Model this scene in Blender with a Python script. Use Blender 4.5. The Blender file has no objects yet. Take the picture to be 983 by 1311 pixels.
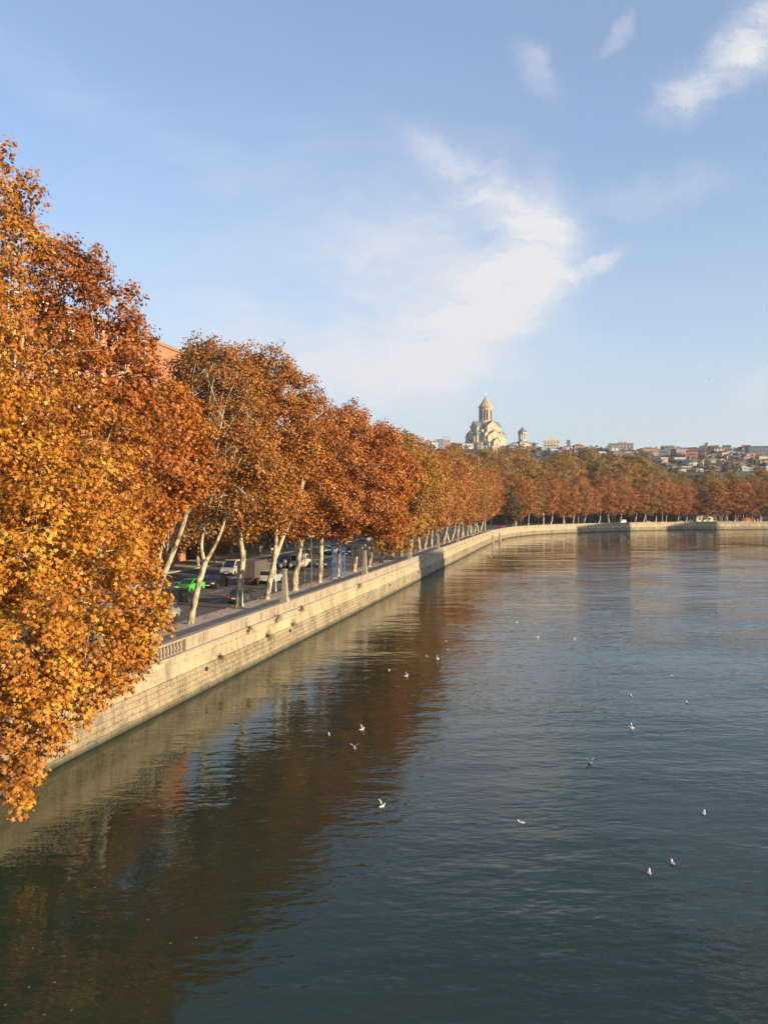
import bpy, math, random
import numpy as np
from mathutils import Vector, Matrix
R = math.radians
random.seed(7)
SC = bpy.context.scene
COL = SC.collection
F, CX, HY, CAMZ = 1061.0, 491.5, 645.3, 13.0

def at(px, py, d):
    """photo direction + distance -> place in the world"""
    return Vector(((px - CX) / F * d, d, CAMZ - (py - HY) / F * d))

# ------------------------------------------------------------------ materials
def lin(h):
    h = h.lstrip('#'); out = []
    for i in (0, 2, 4):
        c = int(h[i:i+2], 16) / 255
        out.append(c / 12.92 if c <= .04045 else ((c + .055) / 1.055) ** 2.4)
    return tuple(out) + (1,)

MATS = {}
class NT:
    def __init__(self, name):
        self.m = bpy.data.materials.new(name); self.m.use_nodes = True
        self.t = self.m.node_tree; self.t.nodes.clear()
    def n(self, typ, ins=None, **kw):
        nd = self.t.nodes.new(typ)
        for k, v in kw.items(): setattr(nd, k, v)
        for k, v in (ins or {}).items():
            if isinstance(v, bpy.types.NodeSocket): self.t.links.new(v, nd.inputs[k])
            else: nd.inputs[k].default_value = v
        return nd
    def math(self, op, a, b=0.0, c=0.0, clamp=False):
        return self.n('ShaderNodeMath', {0: a, 1: b, 2: c}, operation=op, use_clamp=clamp).outputs[0]
    def mix(self, f, a, b, mode='MIX'):
        nd = self.n('ShaderNodeMix', data_type='RGBA', blend_type=mode)
        for s, v in ((nd.inputs[0], f), (nd.inputs[6], a), (nd.inputs[7], b)):
            if isinstance(v, bpy.types.NodeSocket): self.t.links.new(v, s)
            else: s.default_value = v
        return nd.outputs[2]
    def ramp(self, fac, stops):
        nd = self.n('ShaderNodeValToRGB', {0: fac}); e = nd.color_ramp.elements
        while len(e) < len(stops): e.new(.5)
        for el, (p, c) in zip(e, stops): el.position = p; el.color = c
        return nd.outputs[0]
    def noise(self, scale, vec=None, detail=3, rough=.55, dist=0):
        i = {'Scale': scale, 'Detail': detail, 'Roughness': rough, 'Distortion': dist}
        if vec is not None: i['Vector'] = vec
        return self.n('ShaderNodeTexNoise', i).outputs[0]
    def obj(self): return self.n('ShaderNodeTexCoord').outputs['Object']
    def pos(self): return self.n('ShaderNodeNewGeometry').outputs['Position']
    def scale(self, vec, s): return self.n('ShaderNodeMapping', {'Vector': vec, 'Scale': s}).outputs[0]
    def out(self, sh): self.n('ShaderNodeOutputMaterial', {'Surface': sh}); return self.m
    def bsdf(self, color, rough=.7, **ins):
        d = {'Base Color': color, 'Roughness': rough}; d.update(ins)
        return self.n('ShaderNodeBsdfPrincipled', d).outputs[0]

def plain(name, color, rough=.7, metal=0.0, var=.18, scale=3.0, coat=0.0):
    """a painted / plastered / metal surface with a little wear in it"""
    if name in MATS: return MATS[name]
    t = NT(name); c = color if len(color) == 4 else tuple(color) + (1,)
    nz = t.noise(scale, t.obj(), 4)
    f = t.math('MULTIPLY_ADD', nz, 2 * var, 1 - var)
    v = t.n('ShaderNodeCombineColor', {0: f, 1: f, 2: f}).outputs[0]
    col = t.mix(1.0, c, v, 'MULTIPLY')
    rg = t.math('MULTIPLY_ADD', nz, .2, rough - .1, clamp=True)
    MATS[name] = t.out(t.bsdf(col, rg, Metallic=metal, **{'Coat Weight': coat}))
    return MATS[name]

def glassy(name, color=(.012, .015, .02, 1), rough=.06):
    if name in MATS: return MATS[name]
    t = NT(name); MATS[name] = t.out(t.bsdf(color, rough, **{'IOR': 1.5})); return MATS[name]

def leaf_mat(name):
    t = NT(name)
    rnd = t.n('ShaderNodeAttribute', attribute_name='rnd').outputs['Fac']
    oi = t.n('ShaderNodeObjectInfo')
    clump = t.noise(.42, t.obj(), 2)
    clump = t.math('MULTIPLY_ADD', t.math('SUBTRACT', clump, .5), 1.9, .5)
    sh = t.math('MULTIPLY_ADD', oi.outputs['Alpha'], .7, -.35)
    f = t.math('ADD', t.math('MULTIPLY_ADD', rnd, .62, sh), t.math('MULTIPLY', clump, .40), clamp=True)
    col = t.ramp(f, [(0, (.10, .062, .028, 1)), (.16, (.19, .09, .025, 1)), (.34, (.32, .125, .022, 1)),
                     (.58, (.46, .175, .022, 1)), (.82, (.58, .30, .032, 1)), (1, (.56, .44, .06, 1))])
    col = t.mix(1.0, col, oi.outputs['Color'], 'MULTIPLY')
    d = t.n('ShaderNodeBsdfDiffuse', {'Color': col}).outputs[0]
    tr = t.n('ShaderNodeBsdfTranslucent', {'Color': col}).outputs[0]
    gl = t.n('ShaderNodeBsdfGlossy', {'Color': (.8, .8, .8, 1), 'Roughness': .45}).outputs[0]
    a = t.n('ShaderNodeMixShader', {0: .26, 1: d, 2: tr}).outputs[0]
    return t.out(t.n('ShaderNodeMixShader', {0: .03, 1: a, 2: gl}).outputs[0])

def bark_mat():
    t = NT('bark'); o = t.obj()
    v = t.n('ShaderNodeTexVoronoi', {'Vector': t.scale(o, (3.4, 3.4, 1.3)), 'Scale': 1.2, 'Randomness': 1.0}).outputs['Color']
    g = t.n('ShaderNodeSeparateColor', {0: v}).outputs[0]
    n2 = t.noise(5.0, o, 4); n3 = t.noise(.8, o, 3)
    f = t.math('ADD', t.math('ADD', t.math('MULTIPLY', g, .55), t.math('MULTIPLY', n2, .3)), t.math('MULTIPLY_ADD', n3, .9, -.37), clamp=True)
    col = t.ramp(f, [(0, (.07, .055, .035, 1)), (.26, (.17, .13, .08, 1)), (.44, (.38, .31, .20, 1)), (.72, (.54, .47, .33, 1)), (1, (.28, .26, .16, 1))])
    b = t.n('ShaderNodeBump', {'Strength': .4, 'Distance': .03, 'Height': n2}).outputs[0]
    return t.out(t.bsdf(col, .85, Normal=b))

def stone_mat(name, base, dark, course, streak=.5, rough_h=.02, low_stain=0.0):
    """masonry / concrete swept along the quay: coordinates (along, across, height) in metres"""
    t = NT(name)
    at_ = t.n('ShaderNodeAttribute', attribute_name='uvw').outputs['Vector']
    sep = t.n('ShaderNodeSeparateXYZ', {0: at_})
    wz = t.math('SUBTRACT', t.noise(.9, at_, 3), .5)
    sh = t.n('ShaderNodeCombineXYZ', {0: t.math('MULTIPLY_ADD', wz, .5, sep.outputs[0]), 1: t.math('MULTIPLY_ADD', wz, .16, sep.outputs[2]), 2: sep.outputs[1]}).outputs[0]
    nb = t.noise(.33, at_, 6, .68); ns = t.noise(3.5, at_, 5, .7)
    st = t.noise(1.0, t.scale(at_, (2.2, 2.2, .16)), 4, .6)
    f = t.math('ADD', t.math('MULTIPLY', nb, .55), t.math('MULTIPLY', ns, .45))
    col = t.ramp(f, [(.36, dark), (.53, base), (.75, tuple(min(1, c * 1.18) for c in base[:3]) + (1,))])
    stf = t.n('ShaderNodeMapRange', {0: st, 1: .49, 2: .70, 3: 0., 4: streak}).outputs[0]
    col = t.mix(stf, col, tuple(c * .33 for c in base[:3]) + (1,))
    h = ns
    if course:
        br = t.n('ShaderNodeTexBrick', {'Vector': sh, 'Color1': (1, 1, 1, 1), 'Color2': (.72, .72, .72, 1), 'Mortar': (.35, .33, .3, 1), 'Scale': 1.0,
                 'Mortar Size': .018, 'Mortar Smooth': .3, 'Brick Width': course[0], 'Row Height': course[1], 'Bias': .1}, offset=.45)
        col = t.mix(.32, col, br.outputs['Color'], 'MULTIPLY')
        h = t.math('ADD', t.math('MULTIPLY', br.outputs['Fac'], -1.2), t.math('MULTIPLY', ns, 1.1))
    if low_stain:
        wob = t.math('MULTIPLY_ADD', st, .5, sep.outputs[2])
        lf = t.n('ShaderNodeMapRange', {0: wob, 1: .32, 2: .75, 3: low_stain, 4: 0.}).outputs[0]
        col = t.mix(lf, col, (.035, .04, .022, 1))
    b = t.n('ShaderNodeBump', {'Strength': 1.0, 'Distance': rough_h * 1.6, 'Height': h}).outputs[0]
    return t.out(t.bsdf(col, .9, Normal=b))

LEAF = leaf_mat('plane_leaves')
BARK = bark_mat()

# ------------------------------------------------------------------ object helpers
def put(o, parent=None):
    COL.objects.link(o)
    if parent is not None: o.parent = parent
    return o
def empty(name, loc=(0, 0, 0), rz=0.0):
    o = bpy.data.objects.new(name, None); o.location = loc; o.rotation_euler = (0, 0, rz); o.empty_display_size = .3
    return put(o)
def tag(o, label=None, cat=None, group=None, kind=None):
    for k, v in (('label', label), ('category', cat), ('group', group), ('kind', kind)):
        if v: o[k] = v
    return o

class MB:
    """collects faces for ONE mesh object"""
    def __init__(self): self.v = []; self.f = []; self.mi = []; self.a = []
    def add(self, vs, fs, mi=0, attr=None):
        b = len(self.v); self.v += [tuple(p) for p in vs]; self.f += [tuple(i + b for i in q) for q in fs]; self.mi += [mi] * len(fs)
        if attr is not None: self.a += [tuple(p) for p in attr]
        return self
    def box(self, x0, x1, y0, y1, z0, z1, mi=0, taper=1.0, M=None):
        cx, cy = (x0 + x1) / 2, (y0 + y1) / 2
        vs = [(x, y, z0) for x, y in ((x0, y0), (x1, y0), (x1, y1), (x0, y1))]
        vs += [(cx + (x - cx) * taper, cy + (y - cy) * taper, z1) for x, y, _ in vs[:4]]
        if M is not None: vs = [tuple(M @ Vector(p)) for p in vs]
        return self.add(vs, [(3, 2, 1, 0), (4, 5, 6, 7), (0, 1, 5, 4), (1, 2, 6, 5), (2, 3, 7, 6), (3, 0, 4, 7)], mi)
    def tube(self, pts, rad, sides=7, mi=0, caps=True):
        pts = [Vector(p) for p in pts]; n = len(pts); vs = []
        up = Vector((.31, .17, .93))
        for i, p in enumerate(pts):
            t = (pts[min(i + 1, n - 1)] - pts[max(i - 1, 0)]).normalized()
            a = t.cross(up if abs(t.dot(up)) < .97 else Vector((1, 0, 0))).normalized(); b = t.cross(a)
            for k in range(sides):
                an = 2 * math.pi * k / sides
                vs.append(p + (a * math.cos(an) + b * math.sin(an)) * rad[i])
        fs = [(i * sides + k, i * sides + (k + 1) % sides, (i + 1) * sides + (k + 1) % sides, (i + 1) * sides + k) for i in range(n - 1) for k in range(sides)]
        if caps: fs += [tuple(range(sides))[::1], tuple(range((n - 1) * sides, n * sides))[::-1]]
        return self.add(vs, fs, mi)
    def lathe(self, prof, sides=16, mi=0, c=(0, 0, 0), twist=0.0):
        vs = []
        for r, z in prof:
            for k in range(sides):
                an = 2 * math.pi * k / sides + twist; vs.append((c[0] + r * math.cos(an), c[1] + r * math.sin(an), c[2] + z))
        n = len(prof)
        fs = [(i * sides + k, i * sides + (k + 1) % sides, (i + 1) * sides + (k + 1) % sides, (i + 1) * sides + k) for i in range(n - 1) for k in range(sides)]
        fs += [tuple(range(sides))[::-1], tuple(range((n - 1) * sides, n * sides))]
        return self.add(vs, fs, mi)
    def prism(self, poly, y0, y1, mi=0, M=None):
        """polygon in (x, z) pushed from y0 to y1"""
        n = len(poly); vs = [(x, y0, z) for x, z in poly] + [(x, y1, z) for x, z in poly]
        if M is not None: vs = [tuple(M @ Vector(p)) for p in vs]
        fs = [tuple(range(n)), tuple(range(n, 2 * n))[::-1]] + [((k + 1) % n, k, n + k, n + (k + 1) % n) for k in range(n)]
        return self.add(vs, fs, mi)
    def mesh(self, name, mats, smooth=False):
        me = bpy.data.meshes.new(name); me.from_pydata(self.v, [], self.f)
        for m in (mats if isinstance(mats, (list, tuple)) else [mats]): me.materials.append(m)
        if any(self.mi): me.polygons.foreach_set('material_index', self.mi)
        if smooth: me.polygons.foreach_set('use_smooth', [True] * len(self.f))
        if not self.a: self.a = self.v
        if len(self.a) == len(self.v):
            at_ = me.attributes.new('uvw', 'FLOAT_VECTOR', 'POINT'); at_.data.foreach_set('vector', [c for p in self.a for c in p])
        me.update(); return me
    def build(self, name, mats, parent=None, smooth=False, bevel=0.0, loc=None, fix=True):
        me = self.mesh(name, mats, smooth)
        if fix or bevel:
            import bmesh
            bm = bmesh.new(); bm.from_mesh(me)
            if fix: bmesh.ops.recalc_face_normals(bm, faces=bm.faces)
            if bevel: bmesh.ops.bevel(bm, geom=bm.edges[:], offset=bevel, segments=2, affect='EDGES', clamp_overlap=True)
            bm.to_mesh(me); bm.free()
        o = put(bpy.data.objects.new(name, me), parent)
        if loc is not None: o.location = loc
        return o

# ------------------------------------------------------------------ the quay line
CTRL = [(-38.9, -60), (-17.3, 37), (4.3, 135), (20.4, 208), (36.5, 281), (47.0, 317), (59.5, 344), (73, 362), (88.5, 377), (106, 392), (125, 406),
        (147, 416), (172, 421), (200, 423), (260, 425), (420, 430), (900, 445)]
pts = [np.array(c, float) for c in CTRL]
for _ in range(3):
    q = [pts[0]]
    for a, b in zip(pts[:-1], pts[1:]): q += [a * .75 + b * .25, a * .25 + b * .75]
    pts = q + [pts[-1]]
pts = np.array(pts); seg = np.linalg.norm(np.diff(pts, axis=0), axis=1); cum = np.concatenate([[0], np.cumsum(seg)])
SS = np.arange(0, cum[-1], 2.0)
PP = np.stack([np.interp(SS, cum, pts[:, 0]), np.interp(SS, cum, pts[:, 1])], 1)
TT = np.gradient(PP, axis=0); TT /= np.linalg.norm(TT, axis=1)[:, None]
NN = np.stack([-TT[:, 1], TT[:, 0]], 1)                       # landward
def path(s):
    p = np.array([np.interp(s, SS, PP[:, 0]), np.interp(s, SS, PP[:, 1])]); n = np.array([np.interp(s, SS, NN[:, 0]), np.interp(s, SS, NN[:, 1])])
    n /= np.linalg.norm(n); return p, n
def s_of_d(d): return float(np.interp(d, PP[:, 1], SS)) if d < 415 else None
def s_of_px(px, o, smin=90, smax=760):
    ss = np.arange(smin, smax, .5); q = np.stack([np.interp(ss, SS, PP[:, 0]) + o * np.interp(ss, SS, NN[:, 0]), np.interp(ss, SS, PP[:, 1]) + o * np.interp(ss, SS, NN[:, 1])], 1)
    x = CX + F * q[:, 0] / q[:, 1]; return float(ss[np.argmin(abs(x - px))])
def on(s, o, z=0.0):
    p, n = path(s); q = p + n * o; return Vector((q[0], q[1], z))
def head(s):
    p, n = path(s); return math.atan2(-n[0], n[1])            # angle of the along-quay direction from +X
PAVE, ROAD = 3.14, 3.02

def sweep(mb, prof, s0, s1, step=2.0, closed=False, mi=0):
    n = max(2, int(math.ceil((s1 - s0) / step)) + 1); vs = []; at_ = []; m = len(prof)
    for s in np.linspace(s0, s1, n):
        p, nn = path(s)
        for o, z in prof: q = p + nn * o; vs.append((q[0], q[1], z)); at_.append((s, o, z))
    fs = []
    mm = m if closed else m - 1
    for i in range(n - 1):
        for k in range(mm):
            k2 = (k + 1) % m; fs.append((i * m + k, i * m + k2, (i + 1) * m + k2, (i + 1) * m + k))
    if closed: fs += [tuple(range(m)), tuple(range((n - 1) * m, n * m))[::-1]]
    mb.add(vs, fs, mi, at_)

STONE_LOW = stone_mat('rough_stone', (.37, .295, .185, 1), (.13, .10, .06, 1), (.95, .36), .6, .05, .95)
STONE_UP = stone_mat('pale_concrete', (.47, .38, .24, 1), (.24, .19, .115, 1), (2.6, 1.3), .6, .012)
STONE_PAR = stone_mat('parapet_concrete', (.39, .32, .22, 1), (.21, .17, .12, 1), None, .7, .012)
STONE_COP = stone_mat('coping_stone', (.36, .31, .23, 1), (.24, .205, .155, 1), (1.6, 5.0), .1, .006)
s_bal0, s_bal1, SEND = s_of_d(22), s_of_d(55.5), SS[-1] - 4
wall = empty('quay_wall', on(s_of_d(75), 0, 0))
tag(wall, 'long pale stone embankment wall with parapet curving along the river', 'river wall')
iw = Matrix.Translation(-wall.location)
def wpart(mb, name, mat, fix=True):
    mb.v = [tuple(iw @ Vector(p)) for p in mb.v]; return mb.build(name, mat, wall, fix=fix)
m = MB(); sweep(m, [(-.42, -2.0), (-.22, 1.75), (.3, 1.82), (.3, -2.0)], 4, SEND, 2, True); wpart(m, 'stone_base', STONE_LOW)
m = MB(); sweep(m, [(-.10, 1.70), (-.02, 3.02), (.5, 3.02), (.5, 1.70)], 4, SEND, 2, True); wpart(m, 'concrete_face', STONE_UP)
m = MB(); sweep(m, [(-.16, 3.02), (-.16, 3.18), (.62, 3.18), (.62, 3.02)], 4, SEND, 2, True); wpart(m, 'ledge', STONE_COP)
m = MB(); sweep(m, [(.05, 3.17), (.05, 3.985), (.42, 3.985), (.42, 3.17)], s_bal1, SEND, 2, True); sweep(m, [(.05, 3.17), (.05, 3.985), (.42, 3.985), (.42, 3.17)], 4, s_bal0, 2, True)
wpart(m, 'parapet', STONE_PAR)
m = MB(); sweep(m, [(-.03, 3.98), (-.03, 4.10), (.50, 4.10), (.50, 3.98)], 4, SEND, 2, True); wpart(m, 'coping', STONE_COP)
bal = MB(); sweep(bal, [(.12, 3.17), (.12, 3.985), (.34, 3.985), (.34, 3.17)], 0, .2, .2, True)
# balusters of the open stretch nearest the bridge
bprof = [(.13, 0), (.13, .08), (.085, .1), (.12, .3), (.12, .42), (.075, .6), (.075, .68), (.13, .72), (.13, .81)]
bm0 = MB().lathe(bprof, 8).mesh('baluster', STONE_PAR)
for k in range(100):
    s = s_bal0 + .3 + k * .46
    if s > s_bal1 - .3: break
    b = bpy.data.objects.new('baluster', bm0); b.location = iw @ on(s, .235, 3.178); put(b, wall)
# pilasters between the parapet panels, and the piers that carry the lamp pillars
LAMPS = [s_of_d(45.6) + 30.7 * i for i in range(0, 7)]
pil = MB().box(-.2, .2, -.22, .02, 0, .80).mesh('pilaster', STONE_PAR)
s = s_of_d(36)
while s < 700:
    p_ = bpy.data.objects.new('pilaster', pil); p_.location = iw @ on(s, .235, 3.182); p_.rotation_euler.z = head(s); put(p_, wall); s += 7.65
# drain outlets with stained lips
dr = MB()
dr.tube([(0, .1, 0), (0, -.18, 0)], [.16, .16], 10); drm = dr.mesh('drain_pipe', plain('iron', (.02, .018, .016), .8))
for px, s in [(None, s_of_d(d)) for d in (58, 75.5, 118, 141, 170, 205, 240)] + [(p, None) for p in (682, 712, 742, 810, 850, 905, 958)]:
    if s is None: s = s_of_px(px, 0, 330)
    g = bpy.data.objects.new('drain_pipe', drm); g.location = iw @ on(s, -.15, 1.45); g.rotation_euler.z = head(s); put(g, wall)
# two shallow buttresses where the line starts to bend
for d in (276, 296):
    b = MB().box(-.9, .9, -.7, .2, -2, 2.6, taper=.94)
    o = b.build('buttress', STONE_UP, wall); o.location = iw @ on(s_of_d(d), -.1, 0); o.rotation_euler.z = head(s_of_d(d))

# ------------------------------------------------------------------ ground, road, water
def ground_mat(name, c0, c1, scale, rough=.9, c2=None, bump=.02):
    t = NT(name); p = t.pos(); a = t.noise(scale, p, 5, .6); b = t.noise(scale * 14, p, 3)
    f = t.math('ADD', t.math('MULTIPLY', a, .7), t.math('MULTIPLY', b, .3))
    st = [(.3, c0), (.68, c1)] + ([(.9, c2)] if c2 else [])
    bp = t.n('ShaderNodeBump', {'Strength': .5, 'Distance': bump, 'Height': b}).outputs[0]
    return t.out(t.bsdf(t.ramp(f, st), rough, Normal=bp))
M_PAVE = ground_mat('pavement', (.32, .28, .22, 1), (.47, .41, .32, 1), .5, bump=.006)
M_ROAD = ground_mat('asphalt', (.055, .049, .042, 1), (.12, .105, .085, 1), .3, bump=.006)
M_KERB = plain('kerb_stone', (.36, .33, .28), .85)
M_PAINT = plain('road_paint', (.55, .54, .5), .7, var=.3, scale=6)
M_HILL = ground_mat('hill_ground', (.035, .040, .018, 1), (.085, .070, .035, 1), .06, .95, (.13, .10, .06, 1), .3)

def structure(mb, name, mat, fix=True):
    return tag(mb.build(name, mat, fix=fix), kind='structure')
m = MB(); sweep(m, [(.55, PAVE), (6.2, PAVE), (6.2, 2.0), (.55, 2.0)], 4, SEND, 4, True); structure(m, 'pavement', M_PAVE)
m = MB(); sweep(m, [(6.2, PAVE + .004), (6.5, PAVE + .004), (6.5, 2.0), (6.2, 2.0)], 4, SEND, 4, True); structure(m, 'kerb', M_KERB)
m = MB(); sweep(m, [(6.5, ROAD), (31.0, ROAD)], 4, SEND, 4); structure(m, 'road', M_ROAD, False)
m = MB()
for o in (6.9, 30.6): sweep(m, [(o, ROAD + .004), (o + .15, ROAD + .004)], 4, 700, 4)
for o in (10.3, 14.1, 23.6, 27.2):
    s = 10.0
    while s < 560: sweep(m, [(o, ROAD + .004), (o + .14, ROAD + .004)], s, s + 3, 3); s += 9
for o in (18.7, 19.1): sweep(m, [(o, ROAD + .004), (o + .14, ROAD + .004)], 4, 700, 4)
structure(m, 'road_markings', M_PAINT, False)
m = MB(); sweep(m, [(31.0, 2.0), (31.0, PAVE), (40.0, PAVE), (40.0, 2.0)], 4, SEND, 4, True)
structure(m, 'footpath', M_PAVE)

OFFS = [0, 36, 40, 48, 58, 75, 95, 125, 160, 200, 250, 310, 380, 450, 540, 650, 740, 850, 1000, 1300, 1800, 2600]
HO = [0, 39, 58, 95, 250, 450, 650, 800, 1000, 1400, 4000]; HZ = [2.7, 2.8, 9.0, 14.0, 35.0, 62.0, 84.0, 92.0, 93.0, 80.0, 40.0]
def hill_z(s, o):
    k = min(1, max(0, (s - 290) / 110.0)); k = k * k * (3 - 2 * k)
    return 2.7 + (float(np.interp(o, HO, HZ)) - 2.7) * (k if o < 300 else max(k, .0)) + (math.sin(s * .031) + math.sin(s * .013 + o * .011)) * min(3.0, max(0, o - 90) * .012)
rows = list(range(0, int(SEND), 12)); m = MB(); vs = []
for s in rows:
    for o in OFFS: v = on(s, o + .5); vs.append((v.x, v.y, hill_z(s, o)))
nO = len(OFFS)
m.add(vs, [(i * nO + k, i * nO + k + 1, (i + 1) * nO + k + 1, (i + 1) * nO + k) for i in range(len(rows) - 1) for k in range(nO - 1)])
hill = structure(m, 'hillside', M_HILL, False)
def terrain(x, y):
    dd = np.hypot(PP[:, 0] - x, PP[:, 1] - y); i = int(dd.argmin()); return hill_z(float(SS[i]), float(dd[i]))
def march(px, py, d0=480, d1=1150):
    d = d0
    while d < d1:
        p = at(px, py, d)
        if p.z <= terrain(p.x, p.y): return d
        d += 8
    return d1

def water_mat():
    t = NT('river_water'); p = t.pos()
    sw = t.n('ShaderNodeMapping', {'Vector': p, 'Rotation': (0, 0, R(-9)), 'Scale': (.52, 1.0, 1.0)}).outputs[0]
    big = t.noise(.055, t.scale(p, (.55, 1, 1)), 3, .55)
    ruff = t.n('ShaderNodeMapRange', {0: big, 1: .36, 2: .66, 3: .35, 4: 1.0}).outputs[0]
    # calmer in the lee of the wall and below the bridge, ruffled out in mid-river
    sep = t.n('ShaderNodeSeparateXYZ', {0: p})
    lee = t.math('MULTIPLY_ADD', sep.outputs[1], -.216, sep.outputs[0])       # distance out from the wall line, roughly
    open_ = t.n('ShaderNodeMapRange', {0: lee, 1: -22., 2: 14., 3: .5, 4: 1.0}, interpolation_type='SMOOTHSTEP').outputs[0]
    far = t.n('ShaderNodeMapRange', {0: sep.outputs[1], 1: 22., 2: 95., 3: .74, 4: 1.4}, interpolation_type='SMOOTHSTEP').outputs[0]
    calm = t.n('ShaderNodeMapRange', {0: sep.outputs[1], 1: 45., 2: 300., 3: 1.0, 4: .16}, interpolation_type='SMOOTHSTEP').outputs[0]
    amp = t.math('MULTIPLY', t.math('MULTIPLY', ruff, open_), far)
    w1 = t.noise(.95, sw, 2, .45, .25); w2 = t.noise(2.9, sw, 2, .5, .2); w3 = t.noise(.22, sw, 2, .4)
    w4 = t.noise(.36, t.scale(sw, (.55, 1, 1)), 2, .45)
    h = t.math('MULTIPLY', t.math('ADD', t.math('MULTIPLY', w1, .110), t.math('MULTIPLY', w2, .050)), calm)
    h = t.math('ADD', h, t.math('MULTIPLY_ADD', w4, .13, t.math('MULTIPLY', w3, .12)))
    h = t.math('MULTIPLY', h, amp)
    b = t.n('ShaderNodeBump', {'Strength': 1.0, 'Distance': 1.0, 'Height': h}).outputs[0]
    murk = t.ramp(t.noise(.09, p, 3), [(.3, (.014, .029, .019, 1)), (.7, (.024, .036, .019, 1))])
    return t.out(t.bsdf(murk, .03, Normal=b, IOR=1.333, **{'Specular Tint': (.92, 1.0, .83, 1)}))
m = MB(); m.add([(-700, -500, 0), (3000, -500, 0), (3000, 1500, 0), (-700, 1500, 0)], [(0, 1, 2, 3)])
structure(m, 'water', water_mat(), False)

# ------------------------------------------------------------------ trees
STAR = []
for an, r in ((-25, .62), (2, .40), (30, .88), (60, .48), (90, 1.0), (120, .48), (150, .88), (178, .40), (205, .62), (270, .22)):
    STAR.append((r * math.cos(R(an)), r * math.sin(R(an)), -.22 * r * r))
STAR_V = np.array([(0, 0, 0)] + STAR); STAR_F = [(0, 1 + k, 1 + (k + 1) % 10) for k in range(10)]
KITE_V = np.array([(0, -.55, -.06), (.52, .08, -.1), (0, .62, -.08), (-.52, .08, -.1), (0, .05, .06)]); KITE_F = [(4, 0, 1), (4, 1, 2), (4, 2, 3), (4, 3, 0)]
CARD_V = np.array([(-.1, -.55, -.08), (.5, -.12, .0), (.22, .5, -.1), (-.48, .28, .05)]); CARD_F = [(0, 1, 2, 3)]

def leaf_mesh(name, C, N, size, tv, tf, rnd, rng):
    n = len(C); k = len(tv)
    N = N / np.linalg.norm(N, axis=1)[:, None]
    a = np.cross(N, rng.normal(size=(n, 3))); a /= np.linalg.norm(a, axis=1)[:, None]; b = np.cross(N, a)
    V = (C[:, None, :] + size[:, None, None] * (tv[None, :, 0:1] * a[:, None, :] + tv[None, :, 1:2] * b[:, None, :] + (tv[None, :, 2:3] * rng.uniform(-.3, 2.0, n)[:, None, None]) * N[:, None, :])).reshape(-1, 3)
    tf = np.array(tf); c = tf.shape[1]
    Fi = (np.arange(n)[:, None, None] * k + tf[None]).reshape(-1, c)
    me = bpy.data.meshes.new(name); me.vertices.add(len(V)); me.vertices.foreach_set('co', V.astype(np.float32).ravel())
    me.loops.add(Fi.size); me.loops.foreach_set('vertex_index', Fi.astype(np.int32).ravel())
    me.polygons.add(len(Fi)); me.polygons.foreach_set('loop_start', np.arange(0, Fi.size, c, dtype=np.int32)); 
    me.update(calc_edges=True)
    at_ = me.attributes.new('rnd', 'FLOAT', 'POINT'); at_.data.foreach_set('value', np.repeat(rnd, k).astype(np.float32))
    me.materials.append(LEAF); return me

def crown(name, lobes, rng, n_leaves, size, tmpl, cl_r=(.55, 1.15), squash=.75, out_bias=.5, extra=None):
    """lobes: (x, y, z, r). Leaf clusters sit near each lobe's skin; leaves gather round the clusters."""
    L = np.array(lobes, float); w = L[:, 3] ** 2.0; w /= w.sum()
    ncl = max(24, int(n_leaves / 34)); idx = rng.choice(len(L), ncl, p=w)
    u = rng.normal(size=(ncl, 3)); u /= np.linalg.norm(u, axis=1)[:, None]
    rr = out_bias + (1.06 - out_bias) * rng.random(ncl) ** .7
    bump = 1 + .17 * np.sin(u[:, 0] * 5.1 + idx) + .13 * np.sin(u[:, 2] * 6.3 + idx * 2.1) + .12 * np.sin(u[:, 1] * 7.7 + idx * .7)
    CC = L[idx, :3] + u * (L[idx, 3] * rr * bump)[:, None] * np.array((1, 1, .92))
    stray = rng.random(ncl) < .09; CC += u * (stray * L[idx, 3] * rng.uniform(.12, .34, ncl))[:, None]
    # drop most clusters that fall deep inside a neighbouring lobe
    D = np.linalg.norm(CC[:, None, :] - L[None, :, :3], axis=2) / L[None, :, 3]
    keep = (D.min(1) > .5) | (rng.random(ncl) < .35); CC = CC[keep]; u = u[keep]; stray = stray[keep]; ncl = len(CC)
    cr = rng.uniform(cl_r[0], cl_r[1], ncl) * np.where(stray, .6, 1.0)
    per = rng.multinomial(n_leaves, cr ** 2 / (cr ** 2).sum()); ci = np.repeat(np.arange(ncl), per); n = len(ci)
    e = rng.normal(size=(n, 3)); e *= (np.minimum(1.0, .35 + .65 * rng.random(n)) / np.linalg.norm(e, axis=1))[:, None]
    P = CC[ci] + e * cr[ci][:, None] * np.array((1, 1, squash)) - np.array((0, 0, 1.0)) * (np.hypot(e[:, 0], e[:, 1]) ** 2 * cr[ci] * .25)[:, None]
    Nn = e * .75 + u[ci] * .55 + np.array((.05, -.1, .5)) + rng.normal(size=(n, 3)) * .55
    rnd = np.clip(.35 * rng.random(ncl)[ci] + .65 * rng.random(n), 0, 1)
    sz = size * (.5 + .85 * rng.random(n) ** .8)
    return leaf_mesh(name, P, Nn, sz, *tmpl, rnd, rng), CC

def bez(a, b, c, n):
    a, b, c = Vector(a), Vector(b), Vector(c); return [a * (1 - t) ** 2 + b * 2 * t * (1 - t) + c * t * t for t in [i / n for i in range(n + 1)]]

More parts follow.
